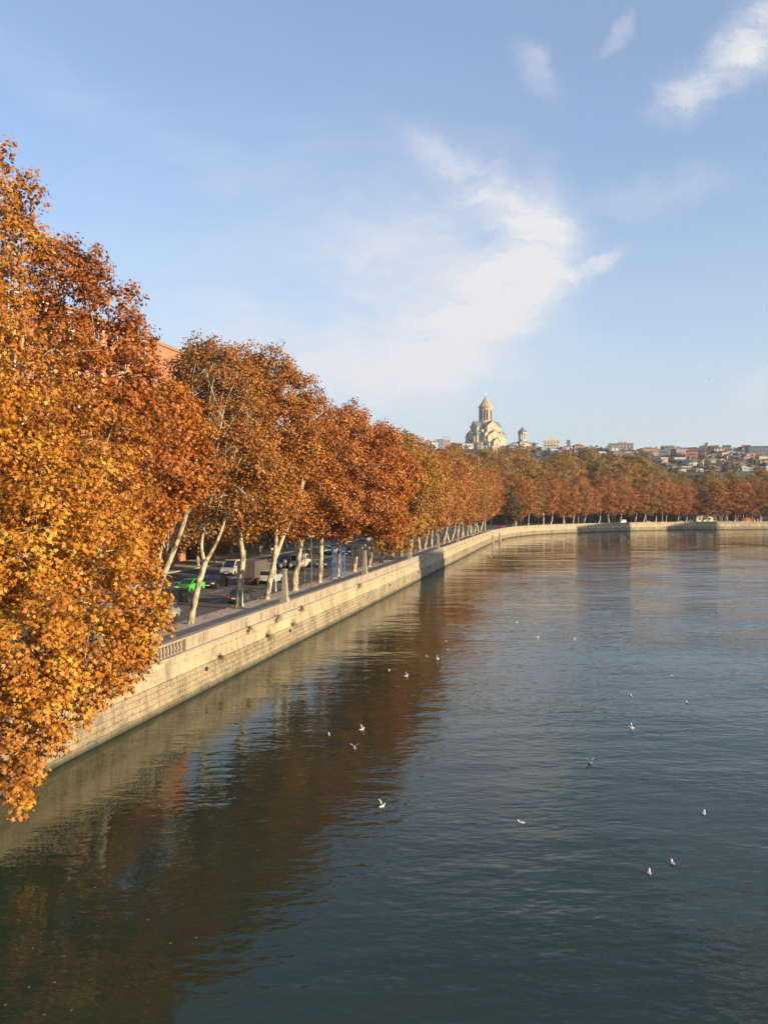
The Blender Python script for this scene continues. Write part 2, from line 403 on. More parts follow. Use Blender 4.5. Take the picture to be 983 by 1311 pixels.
def skeleton(lobes, clusters, rng, lean=(0, 0), fork=4.8, r0=.36, top=22.0, twigs=60, spread=1.3, base_z=0.0, flare=1.35, stems=(), own=True):
    """trunk, two leaders and the limbs that carry the lobes, as one tapered mesh"""
    r0 *= .86; m = MB(); f = Vector((lean[0], lean[1], fork))
    w = lambda s: Vector((rng.normal() * s, rng.normal() * s, 0))
    st = [Vector((0, 0, base_z - .25)), Vector((0, 0, base_z + .35)), f * .45 + w(.10), f * .8 + w(.08), f]
    if own: m.tube(st, [r0 * flare, r0 * 1.03, r0 * .9, r0 * .82, r0 * .58], 11)
    leaders = []; LA = np.array(lobes); hi = LA[LA[:, 2] > np.quantile(LA[:, 2], .72)] if len(LA) > 4 else LA
    dc = np.hypot(hi[:, 0] - f.x, hi[:, 1] - f.y); t1 = hi[int((dc - hi[:, 2] * .5).argmin())]
    t2 = hi[int((np.hypot(hi[:, 0] - t1[0], hi[:, 1] - t1[1]) - dc * .7).argmax())]
    for k, tg in enumerate((t1, t2)):
        tp = Vector(tg[:3]); dr = Vector((tp.x - f.x, tp.y - f.y, 0)); dr = dr.normalized() * min(spread, dr.length * .5) if dr.length > .2 else Vector((spread * .4, 0, 0))
        if k and (Vector(t1[:3]) - tp).length < .5: continue
        g = [st[3].lerp(f, .35)]; 
        for t in (.12, .3, .5, .75, 1): 
            q = f.lerp(tp, t) + dr * (.9 if k else -.35) * math.sin(t * math.pi) + w(.18 * (1 - t)); g.append(q)
        rd = [r0 * (.74 if k == 0 else .6) * q_ for q_ in (1, .92, .76, .56, .3, .08)]
        if own: m.tube(g, rd, 8)
        leaders.append((g, rd))
    for (x, y, z, r) in lobes:
        if r < .9: continue
        c = Vector((x, y, z)); best = None
        for g, rd in leaders:
            zt = max(g[1].z, fork + (z - fork) * .5 - .4)
            for i in range(len(g) - 1):
                if g[i].z <= zt <= g[i + 1].z:
                    t = (zt - g[i].z) / max(1e-4, g[i + 1].z - g[i].z); q = g[i].lerp(g[i + 1], t)
                    dd = (q - c).length
                    if best is None or dd < best[0]: best = (dd, q, rd[i] * (1 - t) + rd[i + 1] * t)
        if best is None: continue
        q, rq = best[1], best[2]; mid = q.lerp(c, .5) + Vector((0, 0, .12 * (c - q).length)) + w(.25)
        tip = c + (c - q).normalized() * r * .15
        rr = min(rq * .7, .035 + .017 * (tip - q).length)
        m.tube(bez(q, mid, tip, 6), [rr * (1 - .85 * i / 6) for i in range(7)], 6)
    for g, ra, rb in stems:
        fine = []
        for i in range(len(g) - 1):
            a0, a1, a2, a3 = g[max(0, i - 1)], g[i], g[i + 1], g[min(len(g) - 1, i + 2)]
            for u in (0, .25, .5, .75): fine.append(.5 * ((2 * a1) + (a2 - a0) * u + (2 * a0 - 5 * a1 + 4 * a2 - a3) * u * u + (3 * a1 - a0 - 3 * a2 + a3) * u ** 3))
        fine.append(g[-1]); n_ = len(fine) - 1
        m.tube(fine, [ra + (rb - ra) * i / n_ for i in range(n_ + 1)], 8 if ra > .1 else 5)
    if len(clusters) and twigs:
        LL = np.array(lobes)[:, :3]
        for i in rng.choice(len(clusters), min(twigs, len(clusters)), replace=False):
            c = Vector(clusters[i]); k = int(np.linalg.norm(LL - clusters[i], axis=1).argmin()); a = Vector(LL[k]); a = a + Vector(rng.normal(size=3)) * .55; a.z -= .5
            g = bez(a, a.lerp(c, .5) + Vector((0, 0, .25)) + w(.2), c + (c - a) * .12, 4)
            m.tube(g, [.034, .028, .022, .016, .007], 4)
    return m.mesh('trunk', BARK, True)

def lobes_for(rng, top, rad, low, bias=(0, 0), tall=1.0):
    """an uneven rounded plane-tree crown"""
    out = []; H = top - low
    for (zf, n, off, rf) in ((.10, 5, .62, .46), (.32, 6, .66, .52), (.56, 5, .55, .54), (.78, 4, .36, .48), (.92, 2, .18, .34)):
        a0 = rng.uniform(0, 6.28)
        for k in range(n):
            a = a0 + 6.283 * k / n + rng.normal() * .25; o = rad * off * rng.uniform(.75, 1.2)
            out.append((o * math.cos(a) + bias[0] * zf, o * math.sin(a) + bias[1] * zf, low + H * (zf + rng.normal() * .035), rad * rf * rng.uniform(.8, 1.15)))
    return out

def plane_tree(meshes, loc, rz, scale, color, label, group=None, name='plane_tree', cat='tree'):
    r = empty(name, loc, rz); r.scale = scale; tag(r, label, cat, group)
    for nm, me in zip(('trunk', 'crown'), meshes):
        o = put(bpy.data.objects.new(nm, me), r)
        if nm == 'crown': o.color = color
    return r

def world_lobes(base, L):
    return [(*(at(px, py, d) - base), r) for px, py, d, r in L]

KITE, STARF, CARD = (KITE_V, KITE_F), (STAR_V, STAR_F), (CARD_V, CARD_F)
def custom_tree(d, L, n, size, tmpl, color, label, seed, fork=5.0, lean=(0, 0), r0=.4, twigs=70, cl=(.5, 1.0), o=5.45, top=None, spread=1.3, ob=.5, stems=(), own=True):
    rng = np.random.default_rng(seed); s = s_of_d(d); b = on(s, o, PAVE)
    stems = [([at(*q) - b for q in g], ra, rb) for g, ra, rb in stems]
    for g, ra, rb in stems:
        if ra > .17: g[0].z = min(g[0].z, -.2)
    lb = world_lobes(b, L); cm, cc = crown('crown', lb, rng, n, size, tmpl, cl, out_bias=ob)
    tm = skeleton(lb, cc, rng, lean, fork, r0, top or max(l[2] for l in lb), twigs, spread, stems=stems, own=own)
    return plane_tree((tm, cm), b, 0, (1, 1, 1), color, label, 'plane trees along the quay')

# the big tree whose low boughs hang over the water beside the bridge
custom_tree(34.5, [(150, 790, 36, 2.0), (172, 822, 35.5, 1.3), (190, 800, 36, 1.0), (186, 772, 36.5, 1.0), (182, 835, 35.5, .7), (100, 835, 34, 2.1), (35, 830, 33, 2.7), (105, 885, 33, 1.1), (45, 915, 31.5, 1.35), (70, 945, 31.5, .55), (10, 965, 31, 1.1), (-15, 960, 31.5, 1.7), (28, 985, 30, .55), (16, 1012, 29.2, .42),
                   (22, 1034, 29.0, .26), (60, 870, 32.5, 1.3), (130, 865, 34, .8), (0, 900, 32.5, 1.5), (125, 700, 38, 2.4), (45, 690, 36, 2.9), (-60, 760, 34, 3.6), (-70, 890, 32, 2.4), (-110, 620, 36, 4.6), (20, 590, 39, 3.0), (110, 620, 40, 2.4), (-170, 480, 35, 4.5), (-60, 500, 37, 3.5), (-200, 330, 35, 4.0), (175, 745, 38, 1.3)],
            88000, .138, STARF, (1, 1.0, 1, .665), 'golden orange plane tree with boughs hanging low over the wall and water', 11, 6.0, (1.5, -.4), .55, 110, (.32, .8))
custom_tree(43, [(0, 235, 43, 1.5), (-8, 190, 43, .9), (25, 262, 43, 1.0), (30, 310, 43.5, 1.5), (-30, 320, 43, 3.2), (-10, 400, 43, 2.2), (75, 440, 44, 1.7), (70, 520, 44, 3.0), (-50, 450, 42, 3.8), (-40, 560, 41, 4.0), (130, 560, 45, 2.4), (60, 610, 43, 2.8), (-130, 400, 42, 4.2), (-120, 560, 42, 4.2), (5, 510, 43.5, 1.7), (135, 640, 44, 2.2), (150, 700, 44, 2.0), (60, 735, 46, 2.4), (0, 720, 45, 2.6), (110, 745, 47, 1.8)],
            46000, .15, STARF, (.98, .98, 1, .53), 'tallest bronze plane tree, its top meeting the left picture edge', 12, 6.2, (.8, .3), .52, 180, (.42, .95))
custom_tree(51.5, [(80, 350, 51, 2.0), (112, 345, 51, 1.5), (140, 390, 51.5, 2.2), (60, 390, 52, 2.0), (172, 440, 51, 1.5), (184, 492, 51, 1.1), (150, 470, 50.5, 2.3), (95, 440, 50.5, 2.0), (160, 540, 50, 3.0), (90, 520, 50, 3.2), (190, 600, 50, 2.3), (130, 640, 50, 2.7), (60, 320, 51, 1.1), (90, 700, 52, 2.6), (130, 725, 53, 1.8), (40, 640, 54, 3)],
            36000, .155, STARF, (.95, .80, 1, .42), 'rust red plane tree rising in front of the brick block', 13, 6.0, (.5, .2), .46, 80, (.45, .95))
custom_tree(60, [(207, 512, 59, 1.9), (228, 525, 58.5, 1.8), (250, 560, 58, 1.6), (262, 600, 58, 1.35), (240, 620, 57.5, 1.5), (200, 575, 57, 2.4), (170, 640, 57, 2.0), (215, 655, 56.5, 1.3), (150, 560, 59, 2.6), (178, 505, 60, 1.6), (195, 690, 59.5, 1.1), (225, 640, 58.5, .7), (150, 700, 57, 2.0), (170, 720, 58.5, 1.2)],
            29000, .16, STARF, (1, .86, .9, .56), 'bright orange plane tree leaning out on three pale stems', 14, 3.0, (.55, .1), .36, 60, (.42, .9), spread=2.0, own=False,
            stems=[([(184, 816, 60), (193, 782, 60), (207, 742, 59.6), (223, 703, 59.2), (238, 660, 58.6), (245, 625, 58), (252, 585, 58)], .30, .09), ([(240, 655, 58.5), (255, 632, 58), (272, 612, 57.6), (288, 592, 57.4)], .10, .03), ([(181, 816, 60.2), (195, 765, 60.5), (202, 720, 60.5), (212, 660, 60), (215, 600, 60), (205, 520, 60)], .29, .07), ([(178, 816, 60.3), (184, 760, 60.8), (190, 705, 61), (186, 640, 61), (180, 560, 61)], .21, .06), ([(214, 655, 60), (226, 632, 59.5), (240, 600, 59)], .08, .03)])
custom_tree(68.1, [(268, 470, 68, 2.4), (245, 500, 69, 2.2), (290, 480, 69, 2.0), (275, 540, 67, 2.6), (255, 590, 68, 2.4), (300, 580, 67, 2.4), (320, 530, 68, 2.0), (285, 640, 66, 2.2), (315, 630, 67, 2.0), (250, 660, 68, 2.0), (330, 595, 67.5, 1.7)],
            12500, .19, KITE, (.84, .84, 1.0, .38), 'sparse half bare plane tree showing long pale branches', 15, 5.2, (1.2, .2), .34, 200, (.5, 1.0), spread=1.6, own=False,
            stems=[([(243, 800, 68.1), (248, 775, 68.1), (256, 742, 68), (264, 716, 68)], .30, .22), ([(262, 722, 68), (258, 698, 68), (263, 668, 67.6), (272, 630, 67.2), (278, 580, 66.6), (288, 520, 66), (300, 492, 65.8)], .165, .025), ([(262, 722, 68), (276, 697, 68.4), (287, 668, 68.5), (297, 620, 68.5), (300, 560, 68.5), (290, 480, 69)], .168, .04),
                   ([(276, 600, 66.9), (300, 565, 66.2), (330, 548, 65.6)], .07, .018), ([(273, 622, 67.1), (258, 560, 66.8), (247, 500, 66.5), (252, 462, 66.5)], .08, .018), ([(280, 570, 66.5), (300, 535, 65.8), (318, 512, 65.4)], .06, .015), ([(277, 590, 66.6), (268, 530, 66), (275, 480, 65.8)], .06, .015), ([(285, 535, 66), (272, 500, 65.7), (262, 470, 65.6)], .05, .012), ([(296, 625, 68.3), (318, 590, 67), (345, 582, 66)], .07, .015), ([(270, 640, 67.2), (295, 600, 66.3), (335, 590, 65.3)], .05, .012)])
custom_tree(77.2, [(246, 472, 79, 2.0), (236, 512, 79, 2.0), (258, 560, 79, 2.6), (240, 600, 79, 2.2), (262, 462, 78, 2.2), (290, 470, 77, 2.6), (310, 500, 77, 2.7), (275, 530, 78, 3.0), (325, 560, 76.5, 2.6), (300, 610, 76, 3.0), (335, 640, 75, 2.2), (280, 640, 76, 2.2), (345, 600, 75.5, 1.8), (318, 668, 75, 1.3)],
            42000, .20, KITE, (.88, .90, 1.1, .42), 'olive brown plane tree with straight trunk beside the white pole', 16, 5.5, (.5, .1), .38, 60, (.6, 1.2))
custom_tree(84.7, [(345, 478, 85, 2.9), (318, 472, 86, 2.4), (370, 500, 85, 2.9), (390, 535, 84.5, 2.3), (350, 540, 83, 3.2), (320, 540, 85, 2.8), (385, 575, 84, 2.4), (350, 600, 82.5, 3.0), (370, 640, 82, 2.4), (335, 648, 83, 2.1), (360, 668, 82.5, 1.3), (400, 515, 85.5, 1.4)],
            38000, .20, KITE, (.92, .90, 1.1, .42), 'tall round topped olive plane tree behind the first lamp pillar', 17, 4.6, (.9, .1), .36, 50, (.6, 1.25))
custom_tree(93.5, [(410, 560, 92, 2.4), (395, 590, 91, 2.7), (430, 580, 92, 2.5), (370, 610, 92, 2.4), (415, 630, 90, 2.9), (385, 648, 90.5, 2.4), (440, 640, 91, 2.4), (360, 645, 92, 2.1), (400, 668, 90.5, 1.7), (425, 545, 93, 1.7), (375, 678, 91, 1.2)],
            26000, .205, KITE, (.97, .86, 1.2, .49), 'red orange plane tree with low fork beside the lamp pillar', 18, 3.9, (.3, .1), .44, 50, (.6, 1.25), spread=1.0)
custom_tree(103, [(440, 538, 102, 2.4), (456, 530, 102.5, 1.7), (425, 560, 102, 2.6), (465, 560, 101, 2.6), (475, 600, 100, 2.9), (445, 610, 100, 3.0), (430, 650, 99.5, 2.4), (480, 640, 99, 2.7), (455, 655, 99, 2.3), (440, 676, 100, 1.3), (490, 565, 102, 1.9), (415, 675, 100.5, 1.6)],
            30000, .21, KITE, (.93, .80, 1.2, .44), 'dark rust plane tree in front of the dark blue saloon', 19, 6.2, (.2, 0), .38, 50, (.6, 1.25))
custom_tree(111.5, [(485, 560, 110, 2.4), (500, 590, 109, 2.7), (470, 580, 111, 2.6), (510, 620, 108, 2.6), (490, 650, 107.5, 2.8), (465, 660, 108.5, 2.2), (505, 670, 107, 2.2), (520, 600, 109, 1.8), (478, 674, 108.5, 1.3)],
            24000, .215, KITE, (1, .84, .95, .50), 'orange plane tree spreading over the blue lattice columns', 20, 6.0, (.3, 0), .36, 40, (.65, 1.3))
custom_tree(120, [(500, 580, 119, 2.6), (520, 600, 118, 2.6), (490, 610, 119.5, 2.5), (530, 640, 117, 2.7), (505, 650, 117, 2.8), (516, 668, 117, 2.2), (495, 690, 117, 1.9), (535, 620, 118, 2.0), (506, 690, 117, 1.3)],
            22000, .225, KITE, (.82, .98, 1.1, .42), 'brown green plane tree next to the second lamp pillar', 21, 5.6, (.4, 0), .40, 40, (.65, 1.3))
custom_tree(129, [(525, 600, 128, 2.8), (545, 610, 127, 2.7), (515, 640, 128, 2.6), (545, 632, 126, 2.5), (526, 665, 126.5, 2.5), (508, 690, 126, 1.7), (536, 672, 126, 1.9), (518, 698, 125, 1.1), (500, 700, 126, .9)],
            20000, .23, KITE, (.86, 1.0, 1, .48), 'yellow brown plane tree drooping over the parapet beyond the lamp pillars', 22, 5.2, (.9, 0), .36, 40, (.7, 1.3))

# shared trees: six grown individuals, placed again and again with their own turn, size and colour
def proto(seed, top, rad, low, n, size, tmpl, fork, bias=(1.4, 0), tw=24, lean=(.5, 0)):
    rng = np.random.default_rng(seed); lb = lobes_for(rng, top, rad, low, bias)
    cm, cc = crown('crown', lb, rng, n, size, tmpl, (.7, 1.4)); return skeleton(lb, cc, rng, lean, fork, .33, top * .92, tw), cm
MID = [proto(31, 23, 5.4, 7.0, 17000, .26, KITE, 5.0), proto(32, 22, 5.8, 6.4, 17000, .26, KITE, 4.0, lean=(-.4, .3)), proto(33, 24, 5.2, 7.4, 17000, .26, KITE, 5.6, lean=(1.0, .4))]
INNER = [proto(36, 21, 6.0, 4.2, 15000, .29, KITE, 3.6), proto(37, 22, 6.2, 4.0, 15000, .29, KITE, 3.4, lean=(-.4, .3))]
FAR = [proto(41, 23, 5.4, 6.0, 20000, .255, CARD, 5.0, tw=14), proto(42, 22, 5.9, 5.6, 20000, .255, CARD, 3.6, tw=14, lean=(-.6, .4)), proto(43, 24, 5.3, 6.4, 20000, .255, CARD, 5.8, tw=14, lean=(1.1, .3)), proto(44, 21, 5.0, 6.0, 19000, .255, CARD, 4.6, tw=14, lean=(.8, -.5))]
ORD = 'first second third fourth fifth sixth seventh eighth ninth tenth eleventh twelfth thirteenth fourteenth fifteenth sixteenth seventeenth eighteenth nineteenth twentieth'.split()
TINTS = [((1.08, 1.06, 1.7, .43), 'red orange'), ((.98, 1.13, 2.0, .42), 'tawny'), ((.85, 1.15, 2.0, .42), 'olive brown'), ((1.05, 1.14, 1.6, .46), 'golden brown'), ((1.04, .98, 1.7, .41), 'russet')]
rt = random.Random(5)
# kerbside row on the straight, beyond the custom trees
s, k = s_of_d(129) + 8.6, 0
while s < s_of_d(300):
    b = on(s, 5.3 + rt.uniform(-.3, .3), PAVE); d = b.y; col, cn = TINTS[[2, 3, 2, 1, 3, 0, 1, 0, 3, 0][k % 10]]
    h = 22.0 * rt.uniform(.94, 1.05)
    src = MID if d < 215 else FAR; me = src[k % len(src)]; sc = h / 23.0
    plane_tree(me, b, head(s) - R(90) + rt.uniform(-.8, .8), (sc * 1.2, sc * 1.2, sc), col, f'{cn} kerbside plane tree, {ORD[k] if k < 20 else "last"} beyond the one drooping over the parapet', 'plane trees along the quay')
    s += 8.6 * rt.uniform(.93, 1.07); k += 1
# kerbside row round the bend and along the far reach
BEND = [(660, 0), (676, 2), (695, 0), (705, 4), (721, 3), (732, 1), (746, 4), (766, 0), (779, 1), (793, 4), (811, 3), (822, 2), (838, 3), (852, 3), (866, 0), (878, 4), (905, 1), (915, 1), (928, 0), (940, 4), (955, 3), (972, 4), (984, 1), (998, 3), (1015, 1)]
for k, (px, ti) in enumerate(BEND):
    s = s_of_px(px, 5.3, s_of_d(290)); b = on(s, 5.3 + rt.uniform(-.4, .4), PAVE); col, cn = TINTS[ti]
    h = 22.5 * rt.uniform(.9, 1.06)
    if px in (866, 878): h = 21 if px == 866 else 17
    sc = h / 23
    where = ('by the bend in the wall' if px < 700 else 'behind the sunlit stretch of far wall' if px < 740 else 'left of the white kiosk van' if px < 800 else
             'behind the parked white cars' if px < 870 else 'near the cream hut' if px < 930 else 'near the orange lorry')
    plane_tree(FAR[(k * 3 + 1) % 4], b, head(s) - R(90) + rt.uniform(-.9, .9), (sc * 1.42, sc * 1.42, sc), col, f'{cn} plane tree on the far quay {where}', 'plane trees on the far quay')
# second row on the other side of the road
k = 0; s = s_of_d(34)
while s < 640:
    b = on(s, 33.2 + rt.uniform(-.5, .5), PAVE); col, cn = TINTS[[2, 2, 1, 2, 3][k % 5]]; far_ = b.y > 215
    if True:
        sc = rt.uniform(.88, 1.05) * (1.10 if 300 < s < 560 else 1.0)
        px = CX + F * b.x / b.y
        if px > 862: sc *= .9
        w_ = 'between road and dark shop fronts' if b.y < 300 else 'on the inland pavement round the bend' if px < 760 else 'on the inland pavement above the far reach'
        plane_tree(FAR[k % 4] if b.y > 170 else INNER[k % 2], b, rt.uniform(0, 6.28), (sc, sc, sc), col, f'{cn} plane tree of the inner row {w_}', 'plane trees of the inner row')
    s += (7.6 if b.y < 190 else 10.5) * rt.uniform(.9, 1.1); k += 1
# taller olive trees on the rising ground behind
k = 0
for o, px0, px1, st, hh in ((54, 575, 850, 15, 31.5), (78, 560, 848, 17, 33.0), (52, 868, 1010, 15, 21.5), (84, 862, 1010, 17, 21.0)):
    px = px0
    while px < px1:
        s = s_of_px(px, o, s_of_d(200)); b = on(s, o + rt.uniform(-4, 4)); b.z = terrain(b.x, b.y) - .3; col, cn = TINTS[[2, 3, 2, 2, 1][k % 5]]
        edge = .82 if px > 835 and o > 50 and px < 860 else 1
        sc = hh * edge / 23 * rt.uniform(.92, 1.06); cc = (col[0] * .92, col[1] * 1.08, col[2] * 1.1, .46)
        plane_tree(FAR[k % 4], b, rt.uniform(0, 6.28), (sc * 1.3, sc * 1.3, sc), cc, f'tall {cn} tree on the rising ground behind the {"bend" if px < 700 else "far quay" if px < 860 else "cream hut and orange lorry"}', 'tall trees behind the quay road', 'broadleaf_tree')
        px += st * rt.uniform(.85, 1.1); k += 1

# ------------------------------------------------------------------ hillside trees
HT = [proto(51, 12, 4.6, 2.5, 2200, .45, CARD, 2.0, (0, 0), 0, (0, 0)), proto(52, 10, 4.6, 2.0, 2200, .45, CARD, 1.8, (0, 0), 0, (0, 0))]
HTREES = [(762, 580, 'g'), (769, 578, 'g'), (776, 579, 'g'), (812, 585, 'g'), (818, 586, 'g'), (824, 590, 'g'), (838, 598, 'g'), (846, 596, 'o'), (728, 583, 'g'), (734, 586, 'g'), (742, 585, 'g'), (856, 592, 'g'), (900, 596, 'g'), (896, 590, 'g'), (907, 594, 'o'), (918, 596, 'o'),
          (926, 594, 'g'), (945, 604, 'g'), (956, 600, 'g'), (969, 604, 'g'), (977, 600, 'g'), (885, 596, 'o'), (860, 585, 'g'), (872, 592, 'o'), (588, 578, 'o'), (597, 579, 'o'), (580, 574, 'g'), (606, 580, 'o'), (640, 580, 'o'), (655, 580, 'o'), (668, 578, 'o'), (682, 580, 'g'), (552, 568, 'g'),
          (716, 580, 'g'), (757, 577, 'g'), (848, 575, 'g'), (840, 578, 'g'), (958, 578, 'g'), (915, 586, 'g'), (702, 582, 'g'), (625, 579, 'g'), (800, 584, 'o'), (788, 580, 'g'), (832, 606, 'o'), (855, 604, 'g'), (870, 606, 'g'), (888, 605, 'g'), (912, 604, 'o'), (930, 606, 'g'), (864, 600, 'g')]
HTREES += [(rt.uniform(690, 860), rt.uniform(580, 588), rt.choice('ggo')) for _ in range(12)] + [(rt.uniform(856, 990), rt.uniform(584, 608), rt.choice('ggo')) for _ in range(40)] + [(rt.uniform(520, 690), rt.uniform(574, 582), rt.choice('ogo')) for _ in range(18)]
for k, (px, py, c) in enumerate(HTREES):
    d = march(px, py); b = at(px, py, d); b.z = terrain(b.x, b.y) - .5; sc = d / 1000 * rt.uniform(.55, .95)
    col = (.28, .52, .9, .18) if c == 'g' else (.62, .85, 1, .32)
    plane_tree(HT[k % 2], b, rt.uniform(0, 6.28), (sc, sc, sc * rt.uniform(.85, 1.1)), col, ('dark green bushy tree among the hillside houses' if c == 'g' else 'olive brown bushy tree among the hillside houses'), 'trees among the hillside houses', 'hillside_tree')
# the pale half-bare tree on the skyline
rng = np.random.default_rng(77); lb = lobes_for(rng, 17, 6.5, 3, (0, 0)); cm, cc = crown('crown', lb, rng, 1700, .42, CARD, (.8, 1.6))
d = march(902, 585); b = at(902, 585, d); b.z = terrain(b.x, b.y) - .5
plane_tree((skeleton(lb, cc, rng, (0, 0), 3, .4, 21, 90, 2.2), cm), b, 0, (1, 1, 1.05), (.62, .72, 1, .30), 'feathery half bare tree standing against the sky beside the salmon block', None, 'hillside_tree')

# ------------------------------------------------------------------ buildings
WINM = glassy('window_glass')
FRM = plain('white_frame', (.72, .71, .68), .6)
FRD = plain('grey_frame', (.30, .29, .28), .6)
def window_mesh(w, h, frame=FRM, bars=1):
    m = MB(); t = .09 * min(1.6, max(.7, w / 1.4))
    m.box(-w/2, w/2, -.06, .10, 0, t); m.box(-w/2, w/2, -.06, .10, h - t, h)
    m.box(-w/2, -w/2 + t, -.06, .10, t, h - t); m.box(w/2 - t, w/2, -.06, .10, t, h - t)
    for b in range(bars):
        x = -w/2 + (b + 1) * w / (bars + 1); m.box(x - t/2, x + t/2, -.05, .09, t, h - t)
    m.box(-w/2 + t, w/2 - t, -.012, .05, t, h - t, 1)
    return m.mesh('window', [frame, WINM])
def stamp(me, name, parent, x, y, z, rz=0.0):
    o = bpy.data.objects.new(name, me); o.location = (x, y, z); o.rotation_euler.z = rz; return put(o, parent)
def roof_on(parent, w, d, h, kind, mat, rise=1.8, ov=.45):
    m = MB(); a, b = w/2 + ov, d/2 + ov
    if kind == 'gable':      # ridge along x
        m.add([(-a, -b, h), (a, -b, h), (a, b, h), (-a, b, h), (-a, 0, h + rise), (a, 0, h + rise), (-a, -b, h - .2), (a, -b, h - .2), (a, b, h - .2), (-a, b, h - .2)],
              [(0, 1, 5, 4), (3, 4, 5, 2), (0, 4, 3), (1, 2, 5), (0, 6, 7, 1), (1, 7, 8, 2), (2, 8, 9, 3), (3, 9, 6, 0), (9, 8, 7, 6)])
    elif kind == 'front':    # gable towards the river
        m.add([(-a, -b, h), (a, -b, h), (a, b, h), (-a, b, h), (0, -b, h + rise), (0, b, h + rise), (-a, -b, h - .2), (a, -b, h - .2), (a, b, h - .2), (-a, b, h - .2)],
              [(0, 4, 5, 3), (1, 2, 5, 4), (0, 1, 4), (2, 3, 5), (0, 6, 7, 1), (1, 7, 8, 2), (2, 8, 9, 3), (3, 9, 6, 0), (9, 8, 7, 6)])
    elif kind == 'hip':
        c = max(0, a - b)
        m.add([(-a, -b, h), (a, -b, h), (a, b, h), (-a, b, h), (-c, 0, h + rise), (c + .01, 0, h + rise), (-a, -b, h - .2), (a, -b, h - .2), (a, b, h - .2), (-a, b, h - .2)],
              [(0, 1, 5, 4), (3, 4, 5, 2), (0, 4, 3), (1, 2, 5), (0, 6, 7, 1), (1, 7, 8, 2), (2, 8, 9, 3), (3, 9, 6, 0), (9, 8, 7, 6)])
    elif kind == 'shed':
        m.add([(-a, -b, h), (a, -b, h), (a, b, h + rise), (-a, b, h + rise), (-a, -b, h - .25), (a, -b, h - .25), (a, b, h - .25), (-a, b, h - .25)],
              [(0, 1, 2, 3), (4, 7, 6, 5), (0, 4, 5, 1), (1, 5, 6, 2), (2, 6, 7, 3), (3, 7, 4, 0)])
    else:
        m.box(-a, a, -b, b, h, h + .45); m.box(-a + .4, a - .4, -b + .4, b - .4, h + .45, h + .5)
    return m.build('roof', mat, parent)

def house(px0, px1, yt, yb, wallc, rk, roofc, label, yaw=0, storeys=2, dep=None, frame=FRM, rise=None, dist=None, extra=None, nw=None, name='hillside_house', group='houses on the hill'):
    d = dist or march((px0 + px1) / 2, yb); b = at((px0 + px1) / 2, yb, d); w = (px1 - px0) / F * d; h = (yb - yt) / F * d
    dep = dep or max(7, min(14, w * .8)); zt = terrain(b.x, b.y + dep/2)
    r = empty(name, b + Vector((0, dep/2, 0)), R(yaw)); tag(r, label, 'house', group)
    rise = rise if rise is not None else (min(h * .32, 2.6) if rk in ('gable', 'front', 'hip') else .9 if rk == 'shed' else .5)
    hw = h - rise
    MB().box(-w/2, w/2, -dep/2, dep/2, min(-.5, zt - b.z - 2), hw).build('wall', plain('plaster_%02x%02x%02x' % tuple(int(c * 255) for c in wallc[:3]), wallc, .88, var=.22, scale=.5), r)
    roof_on(r, w, dep, hw, rk, plain('roof_%02x%02x%02x' % tuple(int(c * 255) for c in roofc[:3]), roofc, .8, var=.3, scale=.7), rise)
    n = nw or max(1, int(w / 3.6)); sh = hw / storeys; ww = min(1.7, w / n * .55); wm = window_mesh(ww, min(2.1, sh * .58), frame)
    for f in range(storeys):
        for k in range(n):
            stamp(wm, 'window', r, -w/2 + w * (k + .5) / n, -dep/2 - .02, sh * f + sh * .26)
        for k in range(max(1, int(dep / 5))):
            c = max(1, int(dep / 5)); stamp(wm, 'window', r, w/2 + .02, -dep/2 + dep * (k + .5) / c, sh * f + sh * .26, R(90))
    if rk in ('gable', 'hip', 'front') and w > 9: MB().box(-.35, .35, -.3, .3, 0, 1.5).build('chimney', plain('chimney_brick', (.28, .15, .10)), r, loc=(w * .22, dep * .12, hw + rise * .55))
    if extra: extra(r, w, dep, hw)
    return r
def balcony(zf=.5, wf=.8):
    def fn(r, w, dep, h):
        m = MB(); z = h * zf; m.box(-w * wf/2, w * wf/2, -dep/2 - 1.5, -dep/2 - .003, z - .2, z); m.build('balcony_slab', FRM, r)
        m = MB(); m.box(-w * wf/2, w * wf/2, -dep/2 - 1.5, -dep/2 - 1.42, z + .9, z + 1.0)
        for k in range(9): x = -w * wf/2 + .05 + (w * wf - .1) * k / 8; m.box(x - .03, x + .03, -dep/2 - 1.48, -dep/2 - 1.44, z, z + .9)
        m.build('railing', FRD, r)
    return fn
def posts(n=4):
    def fn(r, w, dep, h):
        for k in range(n): MB().box(-.35, .35, -.35, .35, -.5, h - .02).build('post', FRM, r, loc=(-w/2 + .5 + (w - 1) * k / (n - 1), -dep/2 - .8, 0))
    return fn
def rooftop(wf, hf, col=(.5, .48, .42)):
    def fn(r, w, dep, h):
        MB().box(-w * wf/2, w * wf/2, -dep * .3, dep * .3, 0, h * hf).build('roof_storey', plain('attic_%d' % int(col[0] * 99), col, .85), r, loc=(w * .06, 0, h + .5))
    return fn
def mast(dx, hh):
    def fn(r, w, dep, h):
        m = MB(); m.tube([(0, 0, 0), (0, 0, hh)], [.14, .07], 6); m.box(-.9, .9, -.04, .04, hh * .8, hh * .8 + .1); m.box(-.6, .6, -.04, .04, hh * .92, hh * .92 + .1)
        m.build('aerial', FRD, r, loc=(dx * w, 0, h + .3))
    return fn
def both(*fs):
    def fn(*a):
        for f in fs: f(*a)
    return fn
